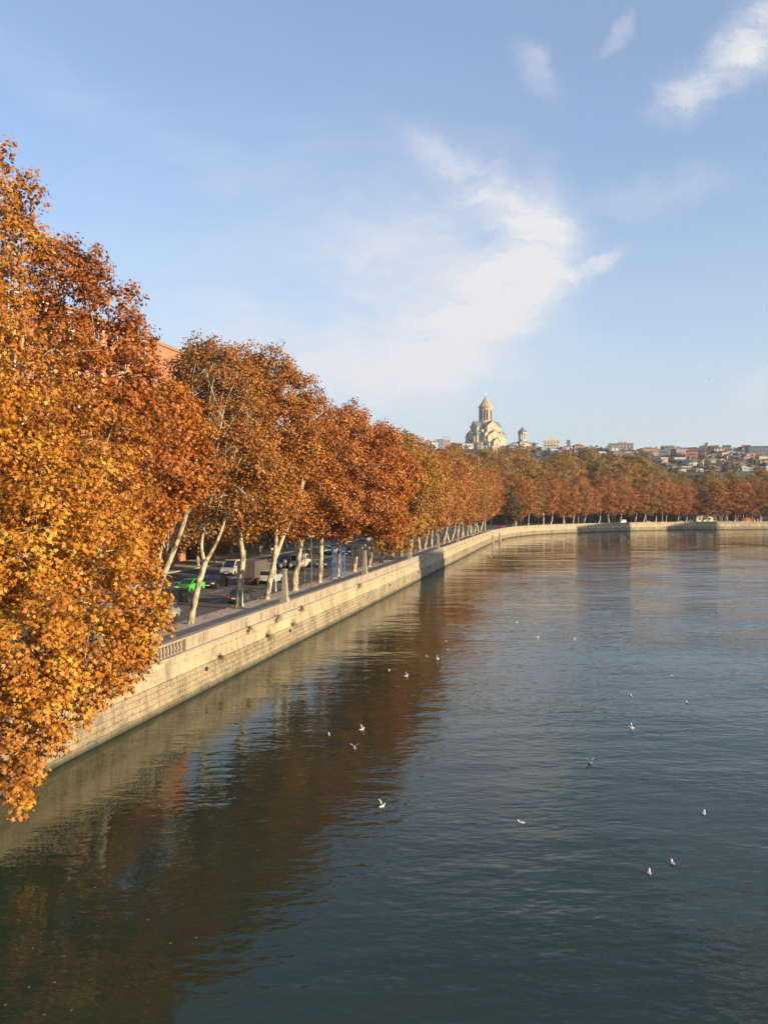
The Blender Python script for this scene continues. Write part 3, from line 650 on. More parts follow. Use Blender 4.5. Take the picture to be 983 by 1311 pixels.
def scaffold(r, w, dep, h):
    m = MB()
    for k in range(4):
        x = -w/2 + .3 + (w - .6) * k / 3; m.tube([(x, -dep/2 + .4, 0), (x, -dep/2 + .4, 4.6)], [.12, .12], 5)
    m.box(-w/2, w/2, -dep/2 + .28, -dep/2 + .52, 4.4, 4.65); m.box(-w * .9, w/2, -dep/2 + .3, -dep/2 + .5, 3.1, 3.3)
    m.build('scaffold', plain('rebar', (.30, .2, .14)), r, loc=(0, 0, h + .3))
CREAM, WHITE, GREY, BLUEG, PINK, BRICKC, OCHRE, BROWN = (.62, .52, .34), (.62, .60, .56), (.30, .29, .28), (.24, .27, .31), (.50, .34, .26), (.42, .19, .11), (.46, .35, .18), (.24, .17, .12)
TILE, RUST, SLATE, ASHR, PALER = (.26, .085, .055), (.22, .12, .075), (.10, .105, .12), (.20, .19, .18), (.46, .44, .40)
H = house
H(516, 527, 559, 569, CREAM, 'flat', PALER, 'sunlit cream block showing just above the rust crowns, leftmost on the ridge', -12, 3)
H(527, 536, 561, 570, GREY, 'gable', ASHR, 'small grey house with a pale roof between two cream houses', 8, 1)
H(537, 544.5, 560, 570, CREAM, 'flat', PALER, 'narrow cream house with two rows of dark windows', -15, 2, nw=3)
H(544, 552, 563, 571, BROWN, 'hip', TILE, 'low house with dark red hipped roof beside the narrow cream house', 10, 1)
H(552, 560, 564, 571, WHITE, 'front', SLATE, 'little white gabled house with slate roof left of the scaffold', 5, 1)
H(559, 568, 562.5, 571, BLUEG, 'flat', SLATE, 'blue grey flat roofed house beside the scaffolded one', -8, 2)
H(567.5, 577, 563, 572, PINK, 'flat', PALER, 'pinkish unfinished house carrying a roof scaffold', -10, 2, extra=scaffold)
H(577, 592, 567, 573, BRICKC, 'gable', RUST, 'long low brick house with brown roof left of the cathedral', 4, 1)
H(592, 606, 567, 573, WHITE, 'shed', PALER, 'long pale shed at the foot of the cathedral', -3, 1)
H(611.5, 617.5, 566, 575, PINK, 'flat', PALER, 'small pink cube house under the cathedral gables', -18, 2, nw=2)
H(618, 631, 570, 579, BLUEG, 'flat', SLATE, 'slate blue house with white posts below the cathedral', -4, 1, extra=posts(4), dist=980)
H(630, 641, 571, 579, PINK, 'shed', PALER, 'salmon house with pale shed roof right of the white posts', 10, 1, dist=990)
H(640, 651, 570, 578, CREAM, 'front', RUST, 'cream gabled house between cathedral and bell tower', -16, 1, dist=1020)
H(650, 661, 569, 578, GREY, 'gable', SLATE, 'grey house with dark roof left of the bell tower', 12, 1, dist=1000)
H(661, 673, 570, 579, WHITE, 'front', SLATE, 'dark roofed house with white gable trim below the bell tower', -20, 1, dist=960)
H(674, 686, 570.5, 579, BRICKC, 'gable', RUST, 'orange brick house right of the bell tower', -10, 1, dist=980)
H(697, 717, 564, 574, CREAM, 'flat', PALER, 'large cream modern villa with stepped top storey', -12, 2, dep=12, extra=both(rooftop(.55, .35, (.62, .55, .42)), balcony(.5, .9)))
H(691, 713, 572, 580, BLUEG, 'flat', PALER, 'grey blue flat roofed house in front of the cream villa', 8, 1, dist=960)
H(722, 733, 571, 580, WHITE, 'flat', SLATE, 'white house with a dark tower on its roof', -14, 2, extra=rooftop(.42, .95, (.20, .20, .17)))
H(734, 747, 568, 576, BROWN, 'hip', TILE, 'dark house with maroon hipped roof behind the red gable', 6, 1)
H(735, 753, 573.5, 584, WHITE, 'gable', TILE, 'white house with broad red tiled roof', -15, 1, dist=930)
H(752, 763, 578, 585, WHITE, 'shed', PALER, 'low white house catching sun beside dark shrubs', 12, 1, dist=920)
H(781, 811, 567.5, 578, GREY, 'flat', ASHR, 'wide grey unfinished block with a rooftop aerial', -10, 3, dep=12, frame=FRD, extra=both(mast(-.05, 8), rooftop(.3, .18, (.36, .30, .22))))
H(783, 791, 573, 582, WHITE, 'flat', PALER, 'small white house below the left end of the grey block', -4, 2)
H(795, 803, 574, 585, OCHRE, 'front', RUST, 'ochre gabled house in front of the grey block', -18, 2)
H(820, 842, 572, 579, BROWN, 'hip', RUST, 'brown villa with wide hipped roof on the skyline', 7, 1)
H(829, 851, 579.5, 589, CREAM, 'shed', PALER, 'long pale house with sloping light roof and many windows', -9, 1, nw=6, dist=880)
H(849, 858.5, 580, 589, BLUEG, 'flat', PALER, 'pale blue two storey house with white frame', 6, 2, dist=880)
H(852, 866, 574, 581, GREY, 'gable', SLATE, 'grey house with slate roof left of the salmon block', -8, 1)
H(865, 882, 581.5, 591, PINK, 'flat', RUST, 'orange pink house with roof terrace in front of the salmon block', -14, 2, extra=rooftop(.4, .4, (.5, .25, .16)), dist=880)
H(864, 881, 574.5, 582, BLUEG, 'flat', SLATE, 'long slate coloured block behind the orange pink house', 5, 2)
H(881, 894, 576, 588, (.46, .17, .12), 'flat', RUST, 'salmon red modern block with stepped balconies', -20, 3, extra=both(balcony(.33, .9), balcony(.66, .9), rooftop(.6, .15, (.46, .18, .13))))
H(861, 891, 590.5, 601, WHITE, 'hip', BROWN, 'long white verandah house under a broad brown roof', -6, 1, nw=7, dep=9, extra=balcony(.08, .95), dist=790)
H(829, 842, 594, 602, BLUEG, 'shed', PALER, 'low pale blue house among dark trees', 10, 1, dist=760)
H(898, 914, 592, 602, GREY, 'gable', SLATE, 'grey shed like house under the feathery tree', -8, 1, frame=FRD, dist=800)
H(900, 912, 583.5, 591, WHITE, 'flat', PALER, 'pale house behind the feathery half bare tree', 8, 2, dist=900)
H(928, 946, 577, 585.5, CREAM, 'hip', PALER, 'cream villa with pale rounded roof on the right hand ridge', -10, 1)
H(920, 950, 583, 592, BROWN, 'gable', SLATE, 'long dark house with slate roof under the cream villa', 4, 1, frame=FRD, dist=870)
H(935, 952, 590, 601, WHITE, 'front', PALER, 'white gabled house with light roof edge and dark porch', -14, 1, dist=800)
H(951, 961, 587, 598, BLUEG, 'flat', PALER, 'pale blue narrow house beside the white gable', 8, 2, dist=820)
H(957, 968, 581.5, 590, WHITE, 'shed', PALER, 'house with steep white sloping roof below the slate block', -22, 1, rise=3.6, dist=880)
H(959, 988, 571, 584, (.13, .14, .17), 'flat', SLATE, 'large dark slate block at the right end of the ridge', -6, 3, dep=14, frame=FRD)
H(961, 977, 587, 599, GREY, 'front', ASHR, 'grey gabled house with dark attic window near the right edge', -12, 2, dist=820)
H(975, 990, 597.5, 607, CREAM, 'hip', TILE, 'cream house with bright red roof at the right edge', 9, 1, dist=760)
H(914, 921, 585, 592, OCHRE, 'front', RUST, 'small ochre gabled house left of the long dark house', -10, 1, dist=880)
H(841, 853, 589.5, 597, BROWN, 'gable', RUST, 'brown house tucked under the long pale house', 14, 1, dist=820)
H(807, 818, 575.5, 583, GREY, 'hip', TILE, 'grey house with red hipped roof right of the unfinished block', 12, 1)

rf = random.Random(21); FW = [('white', WHITE), ('cream', CREAM), ('grey', GREY), ('pink', PINK), ('brown', BROWN), ('ochre', OCHRE), ('brick', BRICKC), ('blue grey', BLUEG)]
FRF = [('slate', SLATE), ('rust', RUST), ('red tiled', TILE), ('pale', PALER), ('brown', BROWN)]; combos = [(a, b, k) for a in FW for b in FRF for k in ('gable', 'front', 'hip', 'flat')]; rf.shuffle(combos)
spots = [(x, 581 + rf.uniform(0, 3)) for x in range(690, 760, 9)] + [(x, 585 + rf.uniform(-2, 2)) for x in range(768, 858, 10)] + [(x, 594 + rf.uniform(-2, 3)) for x in range(850, 985, 9)] + [(x, 602 + rf.uniform(-2, 3)) for x in range(862, 990, 10)] + [(x, 587 + rf.uniform(-2, 2)) for x in range(868, 985, 11)] + [(x, 577.5 + rf.uniform(-1, 1.5)) for x in range(858, 962, 8)]
for k, (x, y) in enumerate(spots):
    (an, a), (bn, b_), kd = combos[k]; ww_ = rf.uniform(7, 13); hh_ = rf.uniform(5, 9); x += rf.uniform(-3, 3)
    kn = {'gable': 'long gabled', 'front': 'gable ended', 'hip': 'hipped', 'flat': 'flat roofed'}[kd]
    side = 'on the right hand ridge' if y < 580 and x > 856 else 'below the cathedral ridge' if x < 768 else 'below the grey unfinished block' if x < 858 else 'on the right hand slope'
    H(x - ww_ / 2, x + ww_ / 2, y - hh_, y, a, kd, b_, f'small {an} {kn} house with {bn} roof {side}', rf.uniform(-30, 30), 2 if hh_ > 6 else 1, nw=3)

# the cathedral on its hill
SAND = plain('sandstone', (.50, .40, .265), .85, var=.12, scale=.25)
ROOFS = plain('lead_roof', (.17, .175, .185), .6, var=.2, scale=.4)
GOLDR = plain('gilded_roof', (.40, .33, .20), .55, var=.15, scale=.4)
DARKW = glassy('dark_window', (.03, .025, .02, 1), .2)
D = 1190
cb = at(621.5, 573, D); cath = empty('cathedral', cb, R(24)); cath.scale = (.9, .9, .93); tag(cath, 'tall sandstone cathedral with round drum and pointed dome on the hill', 'cathedral')
def gable_arm(direction, y0, y1, w, hw, hg, x=0):
    """a gabled arm reaching from y0 to y1 along one of the four directions"""
    M = Matrix.Rotation(direction, 4, 'Z')
    MB().prism([(x - w/2, -25), (x + w/2, -25), (x + w/2, hw), (x, hg), (x - w/2, hw)], -y1, -y0, M=M).build('arm_wall', SAND, cath)
    t = .7; e = w/2 + .9; sl = (hg - hw) / (w/2); m = MB()
    m.prism([(x, hg + .05), (x + e, hw - .9 * sl + .05), (x + e, hw - .9 * sl + .05 + t), (x, hg + .05 + t)], -y1 - .8, -y0, M=M)
    m.prism([(x, hg + .05), (x, hg + .05 + t), (x - e, hw - .9 * sl + .05 + t), (x - e, hw - .9 * sl + .05)], -y1 - .8, -y0, M=M)
    m.build('arm_roof', ROOFS, cath)
def arched(w, h, t=.3, seg=8):
    pl = [(-w/2, 0), (w/2, 0)] + [(w/2 * math.cos(math.pi * k / seg), h - w/2 + w/2 * math.sin(math.pi * k / seg)) for k in range(seg + 1)]
    return MB().prism(pl, -t, t).mesh('window', DARKW)
def arch_ring(w, h, t=.35, th=.5, seg=10):
    o, i = w/2 + th, w/2; m = MB(); P_ = []
    for rr in (o, i): P_.append([(-rr, 0)] + [(-rr * math.cos(math.pi * k / seg), h - w/2 + rr * math.sin(math.pi * k / seg)) for k in range(seg + 1)] + [(rr, 0)])
    for k in range(len(P_[0]) - 1): m.prism([P_[0][k], P_[0][k + 1], P_[1][k + 1], P_[1][k]], -t, t)
    return m.mesh('arch_moulding', SAND)
for q in range(4):
    a = q * math.pi / 2
    gable_arm(a, 0, 22, 21, 31, 39.5)
    gable_arm(a, 20, 29, 27, 15, 24.5)
    gable_arm(a, 28, 34, 12, 7, 12)
    for sx in (-1, 1):
        gable_arm(a, 10, 25.5, 7.5, 19, 22.5, sx * 13)
    M = Matrix.Rotation(a, 4, 'Z')
    aw, ar = arched(2.4, 7.5), arch_ring(9, 13)
    for (x, y, z, me, nm) in ((0, -22.1, 23.5, aw, 'window'), (0, -22.1, 22, ar, 'arch_moulding'), (-4.6, -29.1, 9, aw, 'window'), (4.6, -29.1, 9, aw, 'window'), (0, -29.1, 10, ar, 'arch_moulding')):
        v = M @ Vector((x, y, z)); stamp(me, nm, cath, v.x, v.y, v.z, a)
    dw = arched(2.6, 5.0); v = M @ Vector((0, -34.1, 0)); stamp(dw, 'doorway', cath, v.x, v.y, v.z, a)
MB().box(-17, 17, -17, 17, -25, 26, taper=1).build('core', SAND, cath)
MB().lathe([(17, 26), (17, 26.4), (12, 33)], 4, twist=math.pi/4).build('core_roof', ROOFS, cath)
MB().lathe([(12.6, 30), (12.6, 38.5), (11.6, 39.5), (11.6, 40)], 16).build('drum_base', SAND, cath)
m = MB(); m.lathe([(10.3, 40), (10.3, 59.5), (11.2, 60), (11.8, 60.6), (11.8, 61.8)], 32)
for k in range(16):
    an = (k + .5) / 16 * 6.2832; m.tube([(10.55 * math.cos(an), 10.55 * math.sin(an), 40), (10.55 * math.cos(an), 10.55 * math.sin(an), 58.5)], [.62, .62], 6)
m.build('drum', SAND, cath)
dwm = arched(2.0, 15.5, .25)
for k in range(16):
    an = k / 16 * 6.2832; stamp(dwm, 'window', cath, 10.35 * math.cos(an), 10.35 * math.sin(an), 41.8, an + math.pi/2)
m = MB(); vs = []; n = 32
for r_, z in ((12.3, 61.8), (6.2, 70.0), (.35, 78.5)):
    for k in range(n): rr = r_ * (1.0 if k % 2 else .88); an = 6.2832 * k / n; vs.append((rr * math.cos(an), rr * math.sin(an), z + (.9 if k % 2 == 0 and z < 62 else 0)))
m.add(vs, [(i * n + k, i * n + (k + 1) % n, (i + 1) * n + (k + 1) % n, (i + 1) * n + k) for i in range(2) for k in range(n)] + [tuple(range(n))[::-1], tuple(range(2 * n, 3 * n))])
m.build('dome_roof', GOLDR, cath)
GILT = plain('gilt', (.45, .33, .14), .5, .6)
m = MB(); m.tube([(0, 0, 78), (0, 0, 84)], [.22, .18], 6); m.box(-1.0, 1.0, -.16, .16, 81.8, 82.2); m.lathe([(.1, 78), (.8, 78.6), (.1, 79.4)], 8); m.build('cross', GILT, cath)

# its bell tower
tb = at(668.5, 571, 1130); bt = empty('bell_tower', tb, R(14)); tag(bt, 'small open bell tower with arches and pointed roof right of the cathedral', 'bell tower')
MB().box(-6.5, 6.5, -6.5, 6.5, -20, 4.2).build('base_storey', SAND, bt)
MB().lathe([(10, 4.2), (10, 4.6), (6.6, 6.6)], 4, twist=math.pi/4).build('skirt_roof', ROOFS, bt)
m = MB(); m.lathe([(5.7, 5), (5.7, 8.4)], 8, twist=math.pi/8); m.lathe([(5.7, 16), (6.2, 16.3), (6.2, 18.6)], 8, twist=math.pi/8); m.build('belfry', SAND, bt)
for k in range(8):
    an = math.pi/8 + k * math.pi/4; MB().tube([(0, 0, 8.3), (0, 0, 16.2)], [.85, .85], 8).build('pillar', SAND, bt, loc=(4.8 * math.cos(an), 4.8 * math.sin(an), 0))
MB().lathe([(.2, 11.4), (1.0, 11.6), (1.1, 13), (.5, 14.4), (.1, 14.6)], 10).build('bell', plain('bronze', (.16, .11, .05), .4, .8), bt)
MB().lathe([(7.0, 18.6), (7.0, 19), (3.2, 22.6), (.2, 26)], 8, twist=math.pi/8).build('spire_roof', ROOFS, bt)
m = MB(); m.tube([(0, 0, 25.5), (0, 0, 29.5)], [.22, .18], 5); m.box(-.9, .9, -.15, .15, 27.8, 28.2); m.build('cross', GILT, bt)
for sx in (-1, 1):
    MB().box(-5, 5, -4.5, 4.5, -20, 2.2).build('wing', SAND, bt, loc=(sx * 11.6, 0, 0))
    o = MB().lathe([(7.4, 2.2), (7.4, 2.5), (.5, 5.2)], 4, twist=math.pi/4).build('wing_roof', ROOFS, bt, loc=(sx * 11.6, 0, 0))

# buildings along the far side of the road
def brick_mat():
    t = NT('orange_brick'); o = t.obj()
    sp = t.n('ShaderNodeSeparateXYZ', {0: o}); v = t.n('ShaderNodeCombineXYZ', {0: t.math('ADD', sp.outputs[0], sp.outputs[1]), 1: sp.outputs[2]}).outputs[0]
    br = t.n('ShaderNodeTexBrick', {'Vector': v, 'Color1': (.46, .175, .085, 1), 'Color2': (.36, .13, .065, 1), 'Mortar': (.40, .27, .19, 1), 'Scale': 1., 'Mortar Size': .012, 'Brick Width': .5, 'Row Height': .16})
    f = t.math('MULTIPLY_ADD', t.noise(.3, o, 4), .5, .75); c = t.n('ShaderNodeCombineColor', {0: f, 1: f, 2: f}).outputs[0]
    return t.out(t.bsdf(t.mix(1., br.outputs['Color'], c, 'MULTIPLY'), .9))
def block(s0, s1, o0, dep, h, mat, label, floors, nwin, frame=FRM, ground=True, name='apartment_block', cornice=True, ww=1.6, wh=1.9, gf=4.2):
    a, b = on(s0, o0, 0), on(s1, o0, 0); L = (b - a).length; mid = (a + b) / 2; rz = math.atan2(b.y - a.y, b.x - a.x)
    r = empty(name, (mid.x, mid.y, PAVE), rz); tag(r, label, 'building', 'buildings along the quay road')
    MB().box(-L/2, L/2, 0, dep, -1.0, h).build('wall', mat, r)
    MB().box(-L/2 - .25, L/2 + .25, -.25, dep + .25, h, h + .55).build('cornice' if cornice else 'roof_edge', plain('cornice', (.30, .19, .13) if cornice else (.2, .2, .2), .85), r)
    fh = (h - gf) / floors; wm = window_mesh(ww, min(wh, fh * .72), frame)
    for f in range(floors):
        for k in range(nwin - (2 if h > 30 else 0)): stamp(wm, 'window', r, -L/2 + L * (k + .5) / nwin, -.03, gf + fh * f + fh * .2)
    if ground:
        sm = window_mesh(2.6, 2.8, FRD, 1)
        for k in range(max(3, nwin // 2)): stamp(sm, 'shop_window', r, -L/2 + L * (k + .5) / max(3, nwin // 2), -.03, .35)
    return r, L
bs1 = s_of_d(139) - 1.0
r, L = block(bs1 - 62, bs1, 41.0, 18, 36.2, brick_mat(), 'orange brick apartment block with white framed windows behind the autumn trees', 9, 10, ww=2.4, wh=2.6)
for f in range(9):            # white loggias on the brick front
    for k in range(0, 10, 3):
        if f > 7: continue
        fh = 32.0 / 9; m = MB(); x = -L/2 + L * (k + 1) / 10
        m.box(x - 2.6, x + 2.6, -1.3, -.04, 4.2 + fh * f - .02, 4.2 + fh * f + .12); m.box(x - 2.6, x + 2.6, -1.3, -1.2, 4.2 + fh * f + .12, 4.2 + fh * f + 1.1)
        if k < 9: m.build('balcony', plain('white_render', (.74, .72, .68), .8), r)
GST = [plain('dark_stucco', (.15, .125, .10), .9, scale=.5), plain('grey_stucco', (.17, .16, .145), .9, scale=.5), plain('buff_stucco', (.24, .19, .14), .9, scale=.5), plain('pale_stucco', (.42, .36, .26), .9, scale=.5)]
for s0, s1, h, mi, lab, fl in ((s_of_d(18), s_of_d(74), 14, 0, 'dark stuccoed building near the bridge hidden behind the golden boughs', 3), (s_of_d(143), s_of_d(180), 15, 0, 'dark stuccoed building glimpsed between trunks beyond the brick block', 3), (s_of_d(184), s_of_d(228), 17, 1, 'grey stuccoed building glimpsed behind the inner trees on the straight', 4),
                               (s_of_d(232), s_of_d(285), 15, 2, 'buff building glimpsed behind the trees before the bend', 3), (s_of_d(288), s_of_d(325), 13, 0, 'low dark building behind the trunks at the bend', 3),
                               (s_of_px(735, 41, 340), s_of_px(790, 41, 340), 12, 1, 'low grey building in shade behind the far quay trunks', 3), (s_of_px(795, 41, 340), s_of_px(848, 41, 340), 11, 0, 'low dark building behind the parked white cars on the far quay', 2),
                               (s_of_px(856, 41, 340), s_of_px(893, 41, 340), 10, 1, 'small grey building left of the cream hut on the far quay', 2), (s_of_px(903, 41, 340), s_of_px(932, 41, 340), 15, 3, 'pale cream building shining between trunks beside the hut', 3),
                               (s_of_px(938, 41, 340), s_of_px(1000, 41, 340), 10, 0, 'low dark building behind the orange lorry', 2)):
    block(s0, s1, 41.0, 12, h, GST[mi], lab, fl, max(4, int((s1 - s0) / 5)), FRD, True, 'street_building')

# ------------------------------------------------------------------ vehicles
RUB = plain('rubber', (.018, .018, .018), .85); STEEL = plain('alloy', (.5, .5, .5), .35, .8); CHROME = plain('bright_trim', (.7, .7, .7), .25, .9)
RED = plain('red_lens', (.45, .012, .012), .25); LENS = plain('clear_lens', (.7, .72, .75), .15); BLK = plain('black_plastic', (.025, .025, .025), .6); PLATE = plain('white_plate', (.75, .75, .75), .5)
CARG = glassy('car_glass', (.012, .016, .018, 1), .04)
def paint(name, c): return plain('paint_' + name, c, .32, .0, .04, 2, 1.0)
_wm = {}
def wheel_meshes(r):
    if r not in _wm:
        t = MB(); t.lathe([(r * .62, -.11), (r * .95, -.11), (r, -.06), (r, .06), (r * .95, .11), (r * .62, .11)], 20)
        h = MB(); h.lathe([(r * .62, -.1), (r * .62, .1), (r * .5, .06), (.07, .085), (.05, .1)], 10)
        _wm[r] = (t.mesh('wheel', RUB), h.mesh('rim', STEEL))
    return _wm[r]
def car(px, py, o_rz, kind, pname, pc, label, away=False, s=None, off=None, group='cars on the quay road'):
    if s is None:
        d = (CAMZ - ROAD) * F / (py - HY); loc = at(px, py, d); loc.z = ROAD + .002; rz = head(s_of_d(min(d, 400)))
    else: loc = on(s, off, ROAD + .002); rz = head(s)
    r = empty({'sedan': 'saloon_car', 'hatch': 'hatchback_car', 'suv': 'estate_car', 'van': 'delivery_van', 'lorry': 'box_lorry'}[kind], loc, rz + (0 if away else math.pi) + R(o_rz))
    tag(r, label, {'van': 'van', 'lorry': 'lorry'}.get(kind, 'car'), group); P_ = paint(pname, pc)
    if kind == 'lorry':
        W = 1.15
        MB().prism([(1.9, .55), (3.4, .55), (3.45, 1.2), (3.2, 2.35), (2.9, 2.5), (1.9, 2.5)], -W * .95, W * .95).build('cab', P_, r, bevel=.05)
        MB().box(-3.4, 1.75, -W, W, .95, 3.0).build('cargo_box', plain('tarp_' + pname, tuple(c * .9 for c in pc), .8), r, bevel=.03)
        MB().box(-3.4, 3.2, -.45, .45, .5, .93).build('chassis', BLK, r)
        MB().prism([(3.48, 1.35), (3.24, 2.3), (3.20, 2.3), (3.40, 1.35)], -W * .8, W * .8).build('windscreen', CARG, r)
        for sy in (-1, 1):
            MB().prism([(2.2, 1.4), (3.2, 1.4), (3.0, 2.2), (2.2, 2.2)], sy * W * .955, sy * W * .965).build('side_window', CARG, r)
            MB().box(3.4, 3.47, sy * .75 - .2, sy * .75 + .2, .75, .95).build('headlight', LENS, r); MB().box(-3.46, -3.41, sy * .95 - .12, sy * .95 + .12, .75, .95).build('taillight', RED, r)
        wx, wr, wy = (2.5, -2.1), .46, W - .15
    else:
        if kind == 'sedan': L, body, gh, top = 2.25, [(-2.25, .38), (-2.27, .72), (-2.18, .96), (-1.45, 1.0), (1.05, .96), (2.0, .80), (2.22, .62), (2.22, .32), (1.9, .22), (-1.95, .24)], [(-1.75, .985), (-1.1, 1.42), (.2, 1.44), (1.15, .95)], .74
        elif kind == 'hatch': L, body, gh, top = 1.9, [(-1.85, .38), (-1.9, .72), (-1.86, 1.0), (-1.4, 1.03), (.85, .98), (1.65, .82), (1.88, .62), (1.88, .32), (1.6, .22), (-1.6, .24)], [(-1.82, 1.0), (-1.45, 1.47), (.1, 1.5), (1.0, .97)], .74
        elif kind == 'suv': L, body, gh, top = 2.25, [(-2.25, .45), (-2.28, .85), (-2.22, 1.14), (-1.5, 1.16), (1.0, 1.1), (2.0, .98), (2.25, .75), (2.25, .42), (1.9, .3), (-1.95, .32)], [(-2.18, 1.14), (-1.9, 1.72), (.2, 1.76), (1.1, 1.09)], .8
        else: L, body, gh, top = 2.5, [(-2.5, .4), (-2.52, 1.15), (-2.5, 1.2), (1.2, 1.2), (2.2, 1.05), (2.5, .85), (2.5, .4), (2.2, .28), (-2.2, .3)], [(-2.5, 1.19), (-2.42, 2.15), (.9, 2.2), (2.0, 1.08)], .86
        W = .88 if kind != 'van' else .96
        b = MB().prism(body, -W, W); b.build('body', P_, r, bevel=.07, smooth=False)
        Wt = W * top; Wb = W * .96; zb = min(gh[0][1], gh[3][1]); zt = max(p[1] for p in gh)
        yy = lambda z: Wb + (Wt - Wb) * max(0, (z - zb)) / (zt - zb)
        g = MB(); g.add([(x, -yy(z), z) for x, z in gh] + [(x, yy(z), z) for x, z in gh], [(0, 1, 2, 3), (7, 6, 5, 4), (0, 4, 5, 1), (1, 5, 6, 2), (2, 6, 7, 3), (3, 7, 4, 0)])
        g.build('roof', P_, r, bevel=.04)
        def pane(nm, q, out):
            c = sum((Vector(p) for p in q), Vector()) / 4; q = [c + (Vector(p) - c) * .84 for p in q]; o = Vector(out) * .02
            MB().add([p + o for p in q] + [p - o for p in q], [(0, 1, 2, 3), (7, 6, 5, 4), (0, 4, 5, 1), (1, 5, 6, 2), (2, 6, 7, 3), (3, 7, 4, 0)]).build(nm, CARG, r)
        P3 = lambda i, sy: (gh[i][0], sy * yy(gh[i][1]), gh[i][1])
        pane('windscreen', [P3(2, -1), P3(2, 1), P3(3, 1), P3(3, -1)], (.8, 0, .6)); pane('rear_window', [P3(0, -1), P3(0, 1), P3(1, 1), P3(1, -1)], (-.8, 0, .5))
        for sy in (-1, 1):
            if kind == 'van': 
                pane('side_window', [(.9 - .9, sy * yy(1.3), 1.3), (1.7, sy * yy(1.3), 1.3), (.95, sy * yy(2.05), 2.05), (0, sy * yy(2.05), 2.05)], (0, sy, .1))
            else:
                xm = (gh[1][0] + gh[2][0]) / 2; zb2 = (gh[0][1] + gh[3][1]) / 2; zt2 = (gh[1][1] + gh[2][1]) / 2
                pane('side_window', [P3(0, sy), (xm - .04, sy * yy(zb2), zb2), (xm - .04, sy * yy(zt2), zt2), P3(1, sy)], (0, sy, .15))
                pane('side_window', [(xm + .04, sy * yy(zb2), zb2), P3(3, sy), P3(2, sy), (xm + .04, sy * yy(zt2), zt2)], (0, sy, .15))
            MB().box(L - .10, L + .015, sy * W * .68 - .2, sy * W * .68 + .2, body[5][1] - .2, body[5][1] - .04).build('headlight', LENS, r, bevel=.02)
            MB().box(-L - .035, -L + .08, sy * W * .78 - .14, sy * W * .78 + .14, body[1][1] - .12, body[1][1] + .16).build('taillight', RED, r, bevel=.02)
            MB().box(-.09, .09, -.07, .07, 0, .14).build('wing_mirror', P_, r, bevel=.03, loc=(gh[3][0] - .25, sy * (W + .06), gh[3][1] + .02))
        MB().box(L - .02, L + .03, -W * .95, W * .95, .36, .5).build('bumper', BLK, r); MB().box(-L - .05, -L - .0, -W * .95, W * .95, .38, .54).build('bumper', BLK, r)
        MB().box(L + .028, L + .045, -.26, .26, .40, .51).build('number_plate', PLATE, r); MB().box(-L - .07, -L - .048, -.26, .26, .56, .67).build('number_plate', PLATE, r)
        MB().box(L - .05, L + .02, -.38, .38, .52, .66).build('grille', BLK, r)
        wx, wr, wy = (L - .82, -L + .82), (.36 if kind in ('suv', 'van') else .31), W - .08
    tm, hm = wheel_meshes(wr)
    for x in wx:
        for sy in (-1, 1):
            w_ = bpy.data.objects.new('wheel', tm); w_.location = (x, sy * wy, wr); w_.rotation_euler = (R(-90) * sy, 0, 0); put(w_, r)
            h_ = bpy.data.objects.new('rim', hm); put(h_, w_)
    return r
car(206, 796, 0, 'hatch', 'steel', (.20, .21, .22), 'grey hatchback half hidden by the low orange leaves')
car(223, 773, 0, 'sedan', 'black', (.012, .012, .013), 'black saloon in front of the green hatchback')
car(243, 758, -6, 'hatch', 'green', (.06, .55, .05), 'bright green hatchback with dark windows')
car(276, 752, 0, 'sedan', 'black', (.012, .012, .013), 'black saloon with white plate behind the forked tree')
car(311, 771, 0, 'sedan', 'dark', (.03, .034, .036), 'dark saloon seen from behind beside the white pole', True)
car(299, 736, 0, 'van', 'offwhite', (.42, .40, .36), 'off white van behind the black saloon with white plate')
car(328, 747, 0, 'lorry', 'drab', (.10, .09, .08), 'grey brown box lorry behind the white pole', True)
car(347, 747, 0, 'suv', 'silver', (.45, .46, .47), 'silver estate car left of the first lamp pillar', True)
car(366, 727, 0, 'suv', 'black', (.012, .012, .013), 'black estate car with pale bonnet stripe behind the lamp pillar')
car(385, 727, 0, 'van', 'white', (.62, .60, .55), 'white van behind the low forked plane tree', True)
car(417, 727, 0, 'sedan', 'navy', (.015, .02, .05), 'dark blue saloon left of the blue lattice columns')
car(424, 709, 0, 'sedan', 'white', (.62, .60, .55), 'white saloon above the dark blue saloon')
car(447, 711, 0, 'suv', 'dark', (.03, .034, .036), 'dark estate car behind the second lamp pillar')
car(469, 693, 0, 'sedan', 'white', (.62, .60, .55), 'white saloon far up the straight beside the red one')
car(480, 691, 0, 'hatch', 'red', (.42, .02, .02), 'red hatchback far up the straight')
car(190, 745, 0, 'sedan', 'black', (.012, .012, .013), 'black saloon between the pale stems on the far lane')
car(160, 760, 0, 'hatch', 'silver', (.45, .46, .47), 'silver hatchback on the far lane behind the orange tree', True)
FC = 'vehicles on the far quay'
